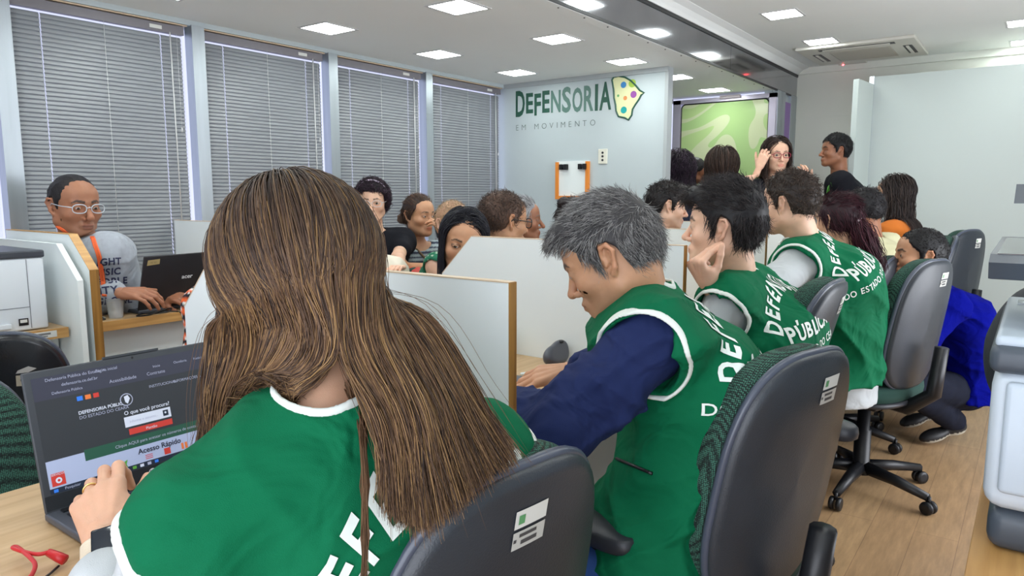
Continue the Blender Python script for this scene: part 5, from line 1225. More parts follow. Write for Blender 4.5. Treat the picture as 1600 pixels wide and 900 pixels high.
tag(MB().tube([rcn+(hl*math.cos(a)+fnn*math.sin(a))*.0102 for a in np.linspace(0, 2*math.pi, 25)], .0014, 8, cap=False).obj('ring', mat('gold', lin(225, 190, 120), rough=.25, metal=1), None, True), 'thin gold ring on the finger of the front woman', 'ring')
# 2 -- grey-haired man
def comb_back(q): return np.stack([q[:, 0]*.3, -.6-0*q[:, 1]+(q[:, 2] < .05)*.2, np.where(q[:, 2] > .06, .15, -.9)], 1)
def comb_fwd(q): return np.stack([q[:, 0]*.25+.15, np.where(q[:, 2] > .05, .9, .1), np.where(q[:, 2] > .05, .1, -.9)], 1)
def comb_gm(q): t = np.clip(q[:, 2]/.08, 0, 1)**2; return np.stack([q[:, 0]*.3+.15*np.sin(q[:, 1]*90+q[:, 2]*60), t*1.0-.25*(1-t), .12*t-.9*(1-t)+.3*np.sin(q[:, 1]*70)*t], 1)
gd, gl = lin(62, 60, 62), lin(186, 184, 182)
mp2, J2 = person('grey-haired man in a green vest over a navy shirt, head bowed over his desk', P(955, 403, 1.50), adir(-108, -27), adir(-96), 'tan', hs=1.05, vb=.006, vh=.0032, nb=P(1008, 478, 1.54), pv=P(1005, 860, 1.60), spread=.93, slouch=.078, neck=.060, stub=.22, brow=lin(60, 50, 45),
    face=dict(nose=.95, jaw=1.0), trousers=JEAN,
    arms={'L': dict(e=P(872, 672, 1.30), w=P(788, 640, 1.46), vox=.006), 'R': dict(e=P(1010, 590, 1.70), w=P(893, 580, 1.78), d=-CR-UP*.15, n=UP*.9-FW*.4, vox=.003, hk=dict(curl=(22, 25, 15), thumb=(30, 15)))},
    clothes=[dict(name='navy_shirt', M=M_navy, infl=.006, sleeve=1.75, neck=.004, hem=.02, wr=(15, .014, 24), vox=.006, sl_infl=.018),
             vest(wr=(9, .016, 13), arm=(.084, .012), vox=.006, infl=.032, hem=.12, r=.0045)],
    hair=[lambda F, J: short_hair(F, gd, gl, L=.036, thick=.009, st='man', n=16000, rad=.0005, comb=comb_gm, extra=[((0, .045, .088), (.052, .055, .028)), ((0, .085, .070), (.045, .024, .020))], lift=.14, curl=.5, jit=.09, vox=.0035, top=.014, seg=5, seed=3)])
back_text(J2, J2['vest'], y0=.075, size=.97, xo=.01, turn=-42, R=.105)
# his shirt collar, bracelet, pocket zip
A2 = J2['A']['R']; fa = nrm(A2['w']-A2['e']); c0 = A2['w']-fa*.015; n1 = nrm(np.cross(fa, UP)); n2 = np.cross(fa, n1)
br = empty('bracelet', c0, 'silver chain bracelet with a red string on the grey-haired man\'s right wrist', 'bracelet'); mb = MB()
for k in range(26):
    a = 2*math.pi*k/26; mb.lathe([(.0012, -.0022), (.0026, 0), (.0012, .0022)], c0+(n1*math.cos(a)+n2*math.sin(a))*.0295, 8, axis=-n1*math.sin(a)+n2*math.cos(a))
mb.obj('chain', mat('silver', lin(205, 208, 212), rough=.25, metal=1), br, True)
mb = MB().tube([c0-fa*.006+(n1*math.cos(a)+n2*math.sin(a))*.0290 for a in np.linspace(0, 2*math.pi, 25)], .0011, 6, cap=False)
mb.tube(smoothp([c0-UP*.02-FW*.018, c0-UP*.03-FW*.022+fa*.008, c0-UP*.045-FW*.022+fa*.014]), .0009, 6).obj('red_string', M_red, br, True)
o, n_ = [x for x in (1, 2)], None
vm = J2['vest'].data; bvh2 = BVHTree.FromPolygons([q.co[:] for q in vm.vertices], [tuple(p.vertices) for p in vm.polygons])
def on_vest(bvh, px, py, lift=.003):
    r = nrm(FW+CR*((px-800)/FPX)-CU*((py-450)/FPX)); loc, nn_, i, d = bvh.ray_cast(Vector(EYE), Vector(r)); return None if loc is None else np.array(loc)-r*lift
zp = [on_vest(bvh2, 955+k*8, 713+k*3.4) for k in range(9)]; zp = [q for q in zp if q is not None]
if len(zp) > 3: MB().tube(zp, .0035, 8).obj('pocket_zip', M_black, J2['vest'], True)
# 3 -- young man, cheek in hand
bk, bl_ = lin(22, 19, 22), lin(62, 54, 54)
w3 = P(1106, 447, 2.06)
mp3, J3 = person('young dark-haired man in a green vest resting his cheek on his hand', P(1130, 356, 2.14), adir(-116, 2), adir(-118), 'fair', hs=1.05, vb=.007, vh=.004, nb=P(1156, 446, 2.22), pv=P(1178, 690, 2.32), slouch=.06, neck=.055, brow=lin(35, 26, 24),
    arms={'L': dict(e=P(1075, 560, 2.04), w=w3, d=-CR*.55+UP*.85-FW*.25, n=nrm(-CR*.9-UP*.35-FW*.45), vox=.003, hk=dict(fing=[(86, 10, 4), (90, 10, 4), (96, 14, 6), (100, 40, 20)], thumb=(30, 70), spread=.5))},
    clothes=[dict(name='white_shirt', M=M_wht, infl=.010, sleeve=.9, neck=.006, hem=.02, wr=(6, .003, 20), vox=.008), vest(wr=(12, .014, 14), arm=(.078, .012), vox=.0075, hem=.08)],
    hair=[lambda F, J: short_hair(F, bk, bl_, L=.045, thick=.014, st='man', n=6500, rad=.0008, comb=comb_fwd, extra=[((0, .070, .085), (.056, .045, .034)), ((0, -.05, .03), (.072, .055, .06))], lift=.16, curl=.8, jit=.10, vox=.0045, top=.022, seed=4)])
back_text(J3, J3['vest'], y0=.07, size=.95, turn=-34)
# 4 -- man with white sleeves
mp4, J4 = person('brown-haired man in a green vest with short white sleeves', P(1232, 319, 2.74), adir(-136, -4), adir(-118), 'fair', hs=1.0, vb=.008, vh=.0048, nb=P(1260, 390, 2.80), pv=P(1312, 575, 2.92), slouch=.06, neck=.058, fat=.04, brow=lin(40, 28, 22), stub=.2, spread=1.06,
    arms={'L': dict(e=P(1178, 462, 2.50), w=P(1120, 500, 2.70)), 'R': dict(e=P(1220, 450, 3.0), w=P(1140, 480, 3.0))},
    clothes=[dict(name='white_shirt', M=M_wht, infl=.014, sleeve=.92, neck=.006, hem=.10, wr=(7, .005, 18), vox=.009), vest(wr=(13, .016, 12), arm=(.082, .010), vox=.008, hem=.02, infl=.032)],
    hair=[lambda F, J: short_hair(F, lin(46, 36, 32), lin(98, 80, 68), L=.032, thick=.012, st='man', n=4200, rad=.0009, comb=comb_back, lift=.4, curl=2.5, vox=.005, top=.008, seed=5)])
back_text(J4, J4['vest'], y0=.12, size=.95, turn=-34)
# 5 -- ponytail, maroon
mar, mar2 = lin(44, 18, 28), lin(84, 36, 48)
def pony(F, J):
    rng = np.random.RandomState(9); parts = short_hair(F, mar, mar2, L=.06, thick=.012, st='woman', n=2200, rad=.0012, comb=comb_back, lift=.05, vox=.006, seed=6)
    N = 700; a = F.w((0, -.098, -.010)); pts = [a, a-J['tf']*.02-UP*.04, a-J['tf']*.03-UP*.10+CR*.02, a-J['tf']*.035-UP*.17+CR*.05, a-J['tf']*.04-UP*.22+CR*.075]; rd = [.014, .032, .036, .032, .016]
    o = rng.normal(size=(N, 3)); path = np.stack([p+o*r*.55 for p, r in zip(pts, rd)], 1); path[:, 1:] += np.sin(np.arange(4)[None, :, None]*2+rng.rand(N, 1, 1)*6)*.006
    mx_ = rng.rand(N, 1); parts.append(strand_mesh(path, .0016, np.array(mar)*(1-mx_)+np.array(mar2)*mx_))
    v, f = snet(Field([rc(pts[i], pts[i+1], rd[i]*.75, rd[i+1]*.75, k=.01) for i in range(4)]), np.min(pts, 0)-.06, np.max(pts, 0)+.06, .006); parts.append((v, f, np.array(mar)*.7)); return parts
mp5, J5 = person('person with a maroon ponytail held by a pale scrunchie, seen from behind', P(1308, 345, 3.25), adir(-150, -5), adir(-130), 'light', female=True, hs=1.0, vb=.011, vh=.006, pv=None,
    clothes=[dict(name='dark_top', M=mat('maroon_cotton', lin(66, 30, 38), rough=.9), infl=.012, sleeve=.6, vox=.012)], hair=[pony])
tag(MB().lathe([(.010, -.012), (.022, -.008), (.024, 0), (.022, .008), (.010, .012)], J5['F'].w((0, -.102, -.010)), 16, axis=J5['tf']+UP*.5).obj('scrunchie', mat('pink_grey_cloth', lin(186, 166, 172), rough=.8), None, True), 'pale pink scrunchie holding the maroon ponytail', 'hair tie')
# 6 -- cream shirt, tattooed neck
def lanyard(J, M, body, r=.005, drop=.22, side=1):
    nb, tf, ri, S = J['nb'], J['tf'], J['right'], J['S']; q = []
    for s in (-1, 1): q.append([nb-tf*.055+UP*.028, nb+ri*s*.055+UP*.012, nb+ri*s*.058+tf*.055-UP*.02, nb+ri*s*.03+tf*.115-UP*.10, nb+tf*.135-UP*drop])
    mb = MB()
    for p in q: mb.tube(smoothp(p), r, 6)
    return mb.obj('lanyard_strap', M, body, True)
mp6, J6 = person('black-haired person in a cream shirt with a tattooed neck, seen from behind', P(1348, 330, 3.9), adir(-140, -8), adir(-140), 'brown', hs=1.03, vb=.011, vh=.006, nb=P(1362, 378, 3.95), slouch=.06,
    clothes=[dict(name='cream_shirt', M=mat('cream_cotton', lin(202, 198, 160), rough=.9, bump=.2), infl=.020, sleeve=.8, vox=.012, wr=(2, .010, 14))],
    hair=[lambda F, J: short_hair(F, lin(24, 22, 26), lin(66, 60, 62), L=.030, thick=.012, st='man', n=2200, rad=.0012, comb=comb_fwd, lift=.5, curl=4, vox=.006, seed=7)])
mb = MB(); tn = J6['nb']*.45+J6['F'].w((0, -.028, -.045))*.55
for k in range(5): mb.tube([tn-J6['tf']*.058+UP*(.02-k*.010)-J6['right']*(.012+.006*math.sin(k*2+t)) for t in (0, 1, 2)], .0022, 5)
mb.obj('neck_tattoo', mat('tattoo_ink', lin(70, 55, 60), rough=.6), mp6, True)
MB().tube(smoothp([J6['nb']-J6['tf']*.062+UP*.02, J6['nb']-J6['right']*.068-J6['tf']*.02+UP*.0, J6['nb']-J6['right']*.065+J6['tf']*.05-UP*.03]), .005, 6).obj('green_collar_band', M_cloth('mint', lin(140, 190, 160)), mp6, True)
# 7 -- orange top, long dark hair
mp7, J7 = person('person with long wavy dark hair in an orange top', P(1396, 305, 4.5), adir(-128, -8), adir(-135), 'light', female=True, hs=1.0, vb=.012, vh=.006, nb=P(1408, 352, 4.5), 
    clothes=[dict(name='orange_top', M=mat('orange_cotton', lin(212, 116, 38), rough=.9, bump=.2), infl=.018, sleeve=.7, vox=.013, neck=.02, wr=(2, .008, 14))],
    hair=[lambda F, J: long_hair(F, lin(34, 28, 28), lin(78, 64, 58), L=.34, n=1500, rad=.0017, wave=.6, curl=.03, coll=J['torso'](.012), thick=.022, vox=.007, seed=8)])
MB().tube(smoothp([J7['nb']-J7['tf']*.075+UP*.01+J7['right']*.03, J7['nb']+J7['right']*.09-J7['tf']*.03-UP*.0, J7['nb']+J7['right']*.10+J7['tf']*.02-UP*.03]), .004, 6).obj('purple_neckline', M_cloth('purple', lin(92, 72, 140)), mp7, True)
# 8 -- squatting man in blue
a8 = P(1490, 652, 3.65); an = V(a8[0], a8[1], .13)
mp8, J8 = person('man squatting in a bright blue sweater and dark jeans, looking left', P(1436, 400, 3.42), adir(-100, 2), adir(-100), 'tan', hs=1.10, vb=.009, vh=.0048, nb=P(1462, 456, 3.52), pv=P(1503, 596, 3.72), slouch=.05, neck=.058, brow=lin(25, 20, 20), trousers=lin(24, 28, 42), stub=.15,
    knees={'L': (P(1408, 598, 3.45), an, -CR*1.0-UP*.35), 'R': (P(1425, 560, 3.85), an+V(-.12, .22, 0), -CR-UP*.35)},
    arms={'L': dict(e=P(1440, 540, 3.3), w=P(1390, 520, 3.45)), 'R': dict(e=P(1430, 520, 3.75), w=P(1390, 510, 3.7))},
    clothes=[dict(name='blue_sweater', M=mat('royal_blue_knit', lin(6, 12, 112), rough=.95, fold=.6, bump=.3, spec=.05), infl=.018, sleeve=1.9, vox=.008, neck=.004, hem=.05, wr=(4, .014, 15))],
    hair=[lambda F, J: short_hair(F, lin(18, 17, 20), lin(52, 48, 48), L=.016, thick=.010, st='man', n=4500, rad=.0011, lift=.7, curl=14, vox=.005, seed=9)])
# 9 -- standing man in black polo
mp9, J9 = person('man standing in a black polo shirt by the open white door, looking left', P(1305, 236, 5.35), adir(-94, 2), adir(-110), 'brown', hs=1.02, mode='stand', vb=.011, vh=.006, nb=P(1312, 276, 5.4), neck=.056, brow=lin(20, 16, 16),
    clothes=[dict(name='black_polo', M=M_blk, infl=.018, sleeve=.75, vox=.012, neck=.004, wr=(2, .008, 14))],
    hair=[lambda F, J: short_hair(F, lin(16, 15, 18), lin(44, 40, 42), L=.020, thick=.012, st='man', n=2500, rad=.0013, lift=.5, vox=.006, seed=10, top=.01)])
lgp = P(1295, 296, 5.2); mb = MB(); mb.add([J9['ch']+J9['tf']*.0+(-J9['right'])*.17*0+q for q in []], [])
vm = J9['black_polo'].data; b9 = BVHTree.FromPolygons([q.co[:] for q in vm.vertices], [tuple(p.vertices) for p in vm.polygons])
pp = [on_vest(b9, x, y, .004) for x, y in ((1293, 292), (1298, 285), (1300, 291), (1296, 298), (1291, 302))]
if all(q is not None for q in pp): mesh_obj('leaf_badge', pp, [(0, 1, 2, 3, 4)], mat('leaf_green', lin(110, 190, 80), rough=.6), J9['black_polo'])
# 10 -- woman with red glasses
ch_ = P(1213, 243, 4.95)
mp10, J10 = person('woman in red glasses and a black top lifting a hand to her face', ch_, adir(2, -2), adir(5), 'fair', female=True, hs=1.02, mode='stand', vb=.011, vh=.005, nb=P(1213, 288, 5.0), brow=lin(50, 34, 28),
    arms={'R': dict(e=P(1158, 292, 4.75), w=P(1186, 262, 4.82), d=UP*.9+CR*.35, n=-CR*.3-FW*.6, hk=dict(curl=(30, 35, 25), thumb=(40, 20))), 'L': dict(e=P(1275, 330, 4.8), w=P(1262, 292, 4.78), d=UP*.9-CR*.25, n=-FW, hk=dict(curl=(25, 25, 20)))},
    clothes=[dict(name='black_top', M=M_blk, infl=.014, sleeve=.35, vox=.011, neck=.03, wr=(2, .005, 14))],
    hair=[lambda F, J: long_hair(F, lin(30, 22, 22), lin(84, 62, 52), L=.36, n=1600, rad=.0017, wave=.8, curl=.03, coll=J['torso'](.012), thick=.020, vox=.007, seed=12, back=.2)])
glasses(J10['F'], mat('red_frame', lin(150, 30, 60), rough=.35), mp10, rim=.0022)
# 11 -- long straight hair from behind
mp11, J11 = person('woman seen from behind with very long straight brown hair and a pale pink top', P(1127, 262, 5.35), adir(178, 0), adir(178), 'light', female=True, hs=1.22, mode='stand', vb=.012, vh=.007, nb=P(1127, 302, 5.3),
    clothes=[dict(name='pink_top', M=mat('pink_cotton', lin(214, 178, 172), rough=.9), infl=.012, sleeve=.5, vox=.013)],
    hair=[lambda F, J: long_hair(F, lin(46, 34, 30), lin(96, 74, 64), L=.52, n=2400, rad=.0018, coll=J['torso'](.014), thick=.022, vox=.007, seed=13)])
# 12 -- man's face beyond
person('short-haired man looking down, glimpsed between two women by the green glazed door', P(1084, 270, 5.75), adir(70, -30), adir(60), 'brown', hs=1.02, mode='stand', vb=.013, vh=.006, brow=lin(20, 15, 15),
    clothes=[dict(name='dark_shirt', M=M_blk, infl=.015, sleeve=.6, vox=.014)],
    hair=[lambda F, J: short_hair(F, lin(18, 17, 20), lin(40, 38, 40), L=.014, thick=.008, st='man', n=1500, rad=.0012, vox=.006, seed=14)])
# 13 -- curly hair, navy
mp13, J13 = person('person with long dark purple-tinted curls in a navy shirt, by the logo wall corner', P(1060, 268, 5.3), adir(165, 0), adir(165), 'tan', female=True, hs=1.12, mode='stand', vb=.012, vh=.007, nb=P(1054, 310, 5.3),
    clothes=[dict(name='navy_tee', M=mat('navy_tee', lin(38, 44, 66), rough=.9), infl=.018, sleeve=.6, vox=.013)],
    hair=[lambda F, J: long_hair(F, lin(26, 20, 28), lin(78, 56, 78), L=.33, n=1500, rad=.0016, curl=.14, coll=J['torso'](.014), thick=.034, vox=.007, seed=15, seg=22)])
# 14 -- dark-haired man in profile
person('dark-haired man with tousled hair in profile, behind the furthest desk partition', P(1042, 322, 3.75), adir(92, -8), adir(80), 'fair', hs=1.03, vb=.012, vh=.005, brow=lin(30, 22, 20), stub=.25,
    clothes=[dict(name='dark_shirt', M=M_blk, infl=.015, sleeve=.6, vox=.014)],
    hair=[lambda F, J: short_hair(F, lin(24, 20, 22), lin(60, 50, 48), L=.034, thick=.012, st='man', n=2600, rad=.0013, comb=comb_fwd, lift=.5, curl=4, vox=.006, seed=16, extra=[((0, .06, .09), (.055, .04, .025))])])
# 15 -- bun
mp15, J15 = person('bare-shouldered person with a dark hair bun, half hidden by the grey-haired man', P(893, 342, 4.0), adir(165, 0), adir(200), 'light', female=True, hs=1.0, vb=.012, vh=.007, nb=P(884, 385, 4.0),
    clothes=[dict(name='tank_top', M=mat('wine_cotton', lin(70, 34, 44), rough=.9), infl=.010, sleeve=None, vox=.013, neck=.04, armcut=(.06, .01))],
    hair=[lambda F, J: short_hair(F, lin(30, 24, 26), lin(64, 50, 48), L=.05, thick=.010, st='woman', n=1600, rad=.0013, comb=comb_back, lift=.1, vox=.006, seed=17)+[blob(F, (-.03, -.075, .085), .035, lin(34, 26, 28))]])
# 16 -- elderly, silver hair
def silver(F, J):
    p = short_hair(F, lin(120, 120, 124), lin(220, 220, 222), L=.055, thick=.008, st='woman', n=2600, rad=.0012, comb=comb_back, lift=.05, vox=.006, seed=18, shellcol=np.array(lin(140, 140, 144)))
    return p
person('elderly person with silver hair drawn back, in profile beyond the white partition', P(816, 344, 3.85), adir(88, 0), adir(70), 'brown', female=True, hs=1.03, vb=.012, vh=.005, brow=lin(120, 110, 105), face=dict(nose=1.15), 
    clothes=[dict(name='grey_blouse', infl=.015, sleeve=.8, vox=.012, colf=lambda v: np.where((np.sin(v[:, 0:1]*260)*np.sin(v[:, 2:3]*260)) > .1, lin(90, 92, 98), lin(196, 198, 200)))], hair=[silver])
# 17 -- man with glasses from behind
mp17, J17 = person('man with thinning brown hair and dark glasses, seen from behind over the partition', P(787, 346, 3.0), adir(122, -4), adir(120), 'tan', hs=1.06, vb=.012, vh=.005, stub=.15, brow=lin(60, 45, 35),
    clothes=[dict(name='dark_shirt', M=M_blk, infl=.015, sleeve=.6, vox=.013)],
    hair=[lambda F, J: short_hair(F, lin(50, 40, 38), lin(112, 90, 78), L=.030, thick=.006, st='bald', n=5200, rad=.0008, lift=.5, curl=3, vox=.005, seed=19, shellcol=np.array(lin(92, 68, 56)))])
glasses(J17['F'], M_black, mp17, rim=.0022, h=.019)
# 18 -- smiling black-haired woman
mp18, J18 = person('smiling woman with straight black hair leaning into view at the partition', P(724, 377, 2.78), adir(6, -12), adir(25), 'tan', female=True, hs=1.05, roll=8, vb=.009, vh=.0034, nb=P(696, 452, 2.86), brow=lin(30, 20, 18), lip=lin(150, 70, 66), gaze=(.25, 1, -.05), face=dict(mouth=1.0, liner=.9),
    clothes=[dict(name='navy_sparkly_top', infl=.014, sleeve=1.2, vox=.008, neck=.02, wr=(3, .008, 18), colf=lambda v: np.where((np.sin(v[:, 0:1]*310+np.sin(v[:, 2:3]*190)*3)*np.sin(v[:, 2:3]*290+v[:, 1:2]*170)) > .93, lin(150, 140, 190), lin(38, 34, 66)))],
    hair=[lambda F, J: long_hair(F, lin(16, 16, 22), lin(42, 42, 56), L=.36, n=4200, rad=.0013, coll=J['torso'](.012), thick=.012, vox=.005, seed=20, back=.25, part=.0, mixp=(.8, 2), stiff=.4)])
# 19 -- sparse hair with green dotted strap
mp19, J19 = person('person with sparse light brown hair and a green dotted top, behind the smiling woman', P(708, 350, 3.8), adir(40, -10), adir(60), 'fair', female=True, hs=1.05, vb=.011, vh=.006, nb=P(708, 400, 3.8), brow=lin(120, 90, 60), 
    clothes=[dict(name='green_dotted_top', infl=.012, sleeve=None, vox=.010, neck=.03, armcut=(.062, .01), colf=lambda v: np.where((np.sin(v[:, 0:1]*230)*np.sin(v[:, 1:2]*230)*np.sin(v[:, 2:3]*230)) > .5, lin(200, 210, 190), lin(44, 110, 84)))],
    hair=[lambda F, J: short_hair(F, lin(132, 104, 78), lin(206, 184, 150), L=.03, thick=.004, st='woman', n=2200, rad=.0009, comb=comb_back, lift=.3, curl=5, vox=.006, seed=21, shellcol=np.array(lin(176, 138, 110)))])
# 20 -- woman on the phone
mp20, J20 = person('woman in a striped sleeveless top holding a phone to her ear', P(655, 337, 4.30), adir(48, -2), adir(28), 'tan', female=True, hs=1.06, vb=.009, vh=.0042, nb=P(652, 384, 4.36), sw=.155, fat=.03, spread=1.05, brow=lin(40, 28, 22), gaze=(-.2, 1, 0), face=dict(fat=.004),
    arms={'L': dict(e=P(716, 415, 4.15), w=P(693, 372, 4.14), d=UP-CR*.4, n=CR*.9-FW*.2, hk=dict(curl=(35, 45, 20), thumb=(40, 30))), 'R': dict(e=P(632, 420, 3.98), w=P(676, 418, 3.85), d=CR, n=UP)},
    clothes=[dict(name='striped_tank_top', infl=.010, sleeve=None, vox=.008, neck=.03, armcut=(.066, .004), wr=None, colf=lambda v: np.where(np.sin(v[:, 2:3]*230) > .2, lin(60, 66, 84), lin(168, 182, 186)))],
    hair=[lambda F, J: short_hair(F, lin(58, 42, 36), lin(120, 88, 66), L=.05, thick=.007, st='woman', n=2600, rad=.0011, comb=comb_back, lift=.05, vox=.005, seed=22)+[blob(F, (.02, -.125, -.025), .029, lin(96, 72, 56))]])
ph_ = empty('smartphone', P(683, 352, 4.05), 'dark smartphone held to the ear of the woman in the striped top', 'phone')
Fp = J20['F']; pc = Fp.w((-.080, .062, -.050)); px_ = nrm(Fp.x*.9-Fp.y*.3); pz_ = nrm(Fp.z*.8-Fp.y*.6); py_ = np.cross(pz_, px_); pz_ = np.cross(px_, py_)
Rp = Matrix(((px_[0], py_[0], pz_[0], pc[0]), (px_[1], py_[1], pz_[1], pc[1]), (px_[2], py_[2], pz_[2], pc[2]), (0, 0, 0, 1)))
MB().box((-.0045, -.037, -.075), (.0045, .037, .075), 0, .003, M=Rp).obj('case', M_black, ph_, True); MB().box((.0044, -.034, -.072), (.0049, .034, .072), M=Rp).obj('display', mat('watch_glass'), ph_)
MB().tube(smoothp([J20['nb']-J20['right']*.0+J20['right']*.06-J20['tf']*.02+UP*.03, J20['nb']+J20['tf']*.11-UP*.06, J20['nb']-J20['right']*.12+J20['tf']*.15-UP*.24]), .007, 6).obj('bag_strap', M_cloth('khaki', lin(110, 92, 72)), mp20, True)
v, f = snet(Field([el(P(655, 432, 3.9), (.15, .10, .05))], disp=wrinkle(3, .008, 30)), P(655, 432, 3.9)-.25, P(655, 432, 3.9)+.25, .009)
tag(mesh_obj('handbag', v, f, mat('red_leather', lin(186, 62, 52), rough=.5), None, True), 'red bag on the lap of the woman in the striped top', 'handbag')
# 21 -- curly-haired woman in black
mp21, J21 = person('woman with curly dark hair and clear glasses in a black T-shirt by the blinds', P(582, 316, 4.0), adir(6, -4), adir(20), 'fair', female=True, hs=1.0, vb=.009, vh=.0042, nb=P(586, 366, 4.1), sw=.165, spread=1.05, brow=lin(45, 32, 28), lip=lin(176, 96, 92), gaze=(.1, 1, 0),
    arms={'L': dict(e=P(622, 402, 3.95), w=P(628, 418, 3.72), d=-CR*.2-FW, n=UP)},
    clothes=[dict(name='black_tee', M=M_blk, infl=.014, sleeve=.5, vox=.009, neck=.010, wr=(2, .006, 16))],
    hair=[lambda F, J: short_hair(F, lin(24, 18, 24), lin(80, 56, 74), L=.075, thick=.022, st='woman', n=3600, rad=.0012, lift=.8, curl=20, vox=.006, seed=23, seg=8, jit=.4)])
glasses(J21['F'], mat('clear_frame', lin(205, 200, 205), rough=.3), mp21, rim=.0016)
MB().tube([J21['F'].w((math.sin(a)*.090, .045-.02*abs(math.sin(a)), .020+math.cos(a)*.106)) for a in np.linspace(-1.5, 1.5, 19)], .0045, 6).obj('headband', mat('lilac_band', lin(205, 190, 210), rough=.6), mp21, True)
v, f = snet(Field([el(P(607, 428, 3.75), (.11, .09, .10))], disp=wrinkle(3, .010, 22)), P(607, 428, 3.75)-.2, P(607, 428, 3.75)+.2, .009)
tag(mesh_obj('cloth_bag', v, f, mat('cream_canvas', lin(222, 214, 198), rough=.9, bump=.4), None, True), 'cream cloth bag on the lap of the woman in the black T-shirt', 'bag')
# 22 -- man in the grey sweatshirt
M_gsw = mat('grey_marl', lin(160, 165, 174), rough=.92, fold=.4, bump=.4, bscale=600, var=.06, vscale=60)
n22 = P(134, 384, 2.99)
mp22, J22 = person('man in clear-framed glasses and grey printed sweatshirt at the black laptop', P(117, 322, 2.92), adir(58, -5), adir(38), 'brown', hs=1.10, vb=.007, vh=.0034, nb=n22, neck=.062, sw=.18, spread=1.05, fat=.02, brow=lin(30, 22, 20), stub=.12, gaze=(0, 1, -.45), lip=lin(120, 66, 60), face=dict(nose=1.15, fat=.003), slouch=.0,
    sh={'L': P(176, 396, 2.90), 'R': P(86, 402, 3.10)},
    arms={'L': dict(e=P(208, 470, 2.98), w=P(247, 462, 3.00), d=CR*.8-UP*.05, n=nrm(UP-FW*.6), vox=.003, hk=dict(curl=(28, 30, 20), thumb=(35, 20))), 'R': dict(e=P(112, 478, 3.02), w=P(186, 458, 2.80), d=CR*.9-UP*.02, n=nrm(UP-FW*.5), vox=.003, hk=dict(curl=(28, 30, 20)))},
    clothes=[dict(name='grey_sweatshirt', M=M_gsw, infl=.018, sleeve=1.9, neck=.002, hem=.06, wr=(14, .012, 16), vox=.0065)],
    hair=[lambda F, J: short_hair(F, lin(30, 26, 28), lin(58, 52, 54), L=.007, thick=.004, st='man', n=5200, rad=.0007, lift=.8, vox=.004, seed=24)])
glasses(J22['F'], mat('clear_frame2', lin(190, 196, 204), rough=.2), mp22, rim=.0018, w=.024, h=.016)
vm = J22['grey_sweatshirt'].data; b22 = BVHTree.FromPolygons([q.co[:] for q in vm.vertices]+[q.co[:] for q in mp22.data.vertices], [tuple(p.vertices) for p in vm.polygons]+[tuple(i+len(vm.vertices) for i in p.vertices) for p in mp22.data.polygons])
mb = MB()
for pts_ in (((144, 370), (146, 374), (149, 384), (152, 392), (155, 402), (158, 420), (161, 440), (163, 462)), ((83, 349), (90, 354), (98, 359), (108, 366))):
    pp = [on_vest(b22, x, y, .004) for x, y in pts_]; pp = [q for q in pp if q is not None]
    for s_ in (-1, 0, 1):
        if len(pp) > 2: mb.tube([q+CR*s_*.0055 for q in pp], .0042, 6)
mb.obj('lanyard', mat('orange_ribbon', lin(232, 98, 42), rough=.6), mp22, True)
n = nrm(J22['tf']+UP*.15); u = nrm(np.cross(UP, n)); v_up = np.cross(n, u)
wear_text(J22, J22['grey_sweatshirt'], [('RIGHT', .036, .03, .9, .0, .05, 0), ('MUSIC', .036, .03, .9, 0, .012, 0), ('PEOPLE', .036, .03, .9, .012, -.026, 0), ('CITY', .040, .03, .9, -.02, -.066, 0), ('GLOBAL', .036, .03, .9, .02, -.106, 0)], J22['ch']+u*.035, u, v_up, n, mat('navy_print', lin(34, 38, 72), rough=.7))
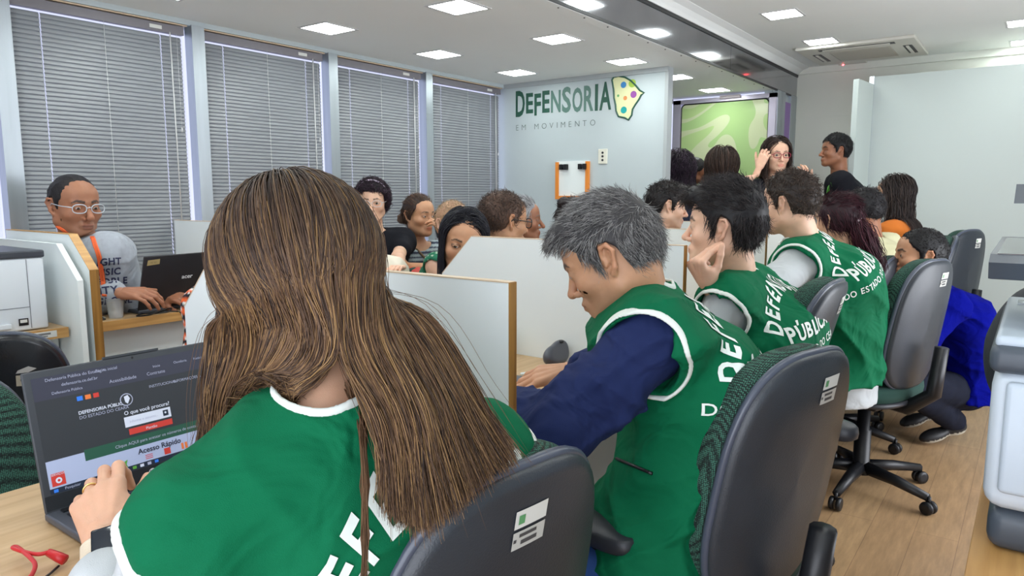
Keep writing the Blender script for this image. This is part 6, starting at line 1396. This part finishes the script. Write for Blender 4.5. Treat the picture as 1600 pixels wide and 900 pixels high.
# 23 -- person hidden behind the long hair
person('person in an orange, black and white patterned shirt, mostly hidden by the front woman\'s hair', P(420, 380, 2.35), adir(40, -20), adir(30), 'tan', hs=1.0, vb=.013, vh=.007, nb=P(410, 455, 2.4),
    clothes=[dict(name='patterned_shirt', infl=.016, sleeve=.9, vox=.010, colf=lambda v: np.where(np.sin(v[:, 2:3]*150+v[:, 1:2]*120) > .3, lin(226, 100, 50), np.where(np.sin(v[:, 2:3]*150+v[:, 1:2]*120) > -.2, lin(232, 230, 226), lin(34, 32, 38))))],
    hair=[lambda F, J: short_hair(F, lin(22, 20, 22), lin(50, 44, 44), n=600, rad=.0014, vox=.008)])
# plain chairs under the waiting people
def stool(loc, rz, label, proto=[]):
    if not proto:
        o = empty('waiting_chair', (loc[0], loc[1], 0), label, 'chair', 'waiting chairs', math.radians(rz)); M = mat('green_seat_cloth')
        v, f = pad(.44, .44, -.02, .03, n=3.0, bulge=.01); MB().add([(q[0], -q[2], q[1]+.42) for q in v], [tuple(reversed(g)) for g in f]).obj('seat', M, o, True, local=True)
        v, f = pad(.42, .34, -.02, .02, n=3.0, bulge=.01, curve=.02); MB().add([(q[0], q[1]-.23, q[2]+.72) for q in v], f).obj('backrest', M, o, True, local=True)
        for sx_ in (-1, 1):
            MB().tube([(sx_*.19, .19, .40), (sx_*.20, .21, .012)], .011, 8).obj('leg', M_black, o, True, local=True)
            MB().tube([(sx_*.19, -.24, .62), (sx_*.19, -.21, .40), (sx_*.20, -.24, .012)], .011, 8).obj('leg', M_black, o, True, local=True)
        proto.append(o); return o
    c = copy_tree(proto[0]); c.location = (loc[0], loc[1], 0); c.rotation_euler[2] = math.radians(rz); c['label'] = label; return c
def ang(t): return math.degrees(math.atan2(t[1], t[0]))-90
for J, w_ in ((J20, 'under the woman on the phone'), (J21, 'under the woman in the black T-shirt'), (J19, 'under the person in the green dotted top'), (J17, 'under the man in dark glasses'), (J18, 'under the smiling black-haired woman'), (J22, 'under the man in the grey sweatshirt'), (J15, 'under the person with the hair bun')):
    stool(J['pv']+J['tf']*.02+V(.10 if J is J22 else 0, 0, 0), ang(J['tf']), 'green-seated black-legged waiting chair '+w_)
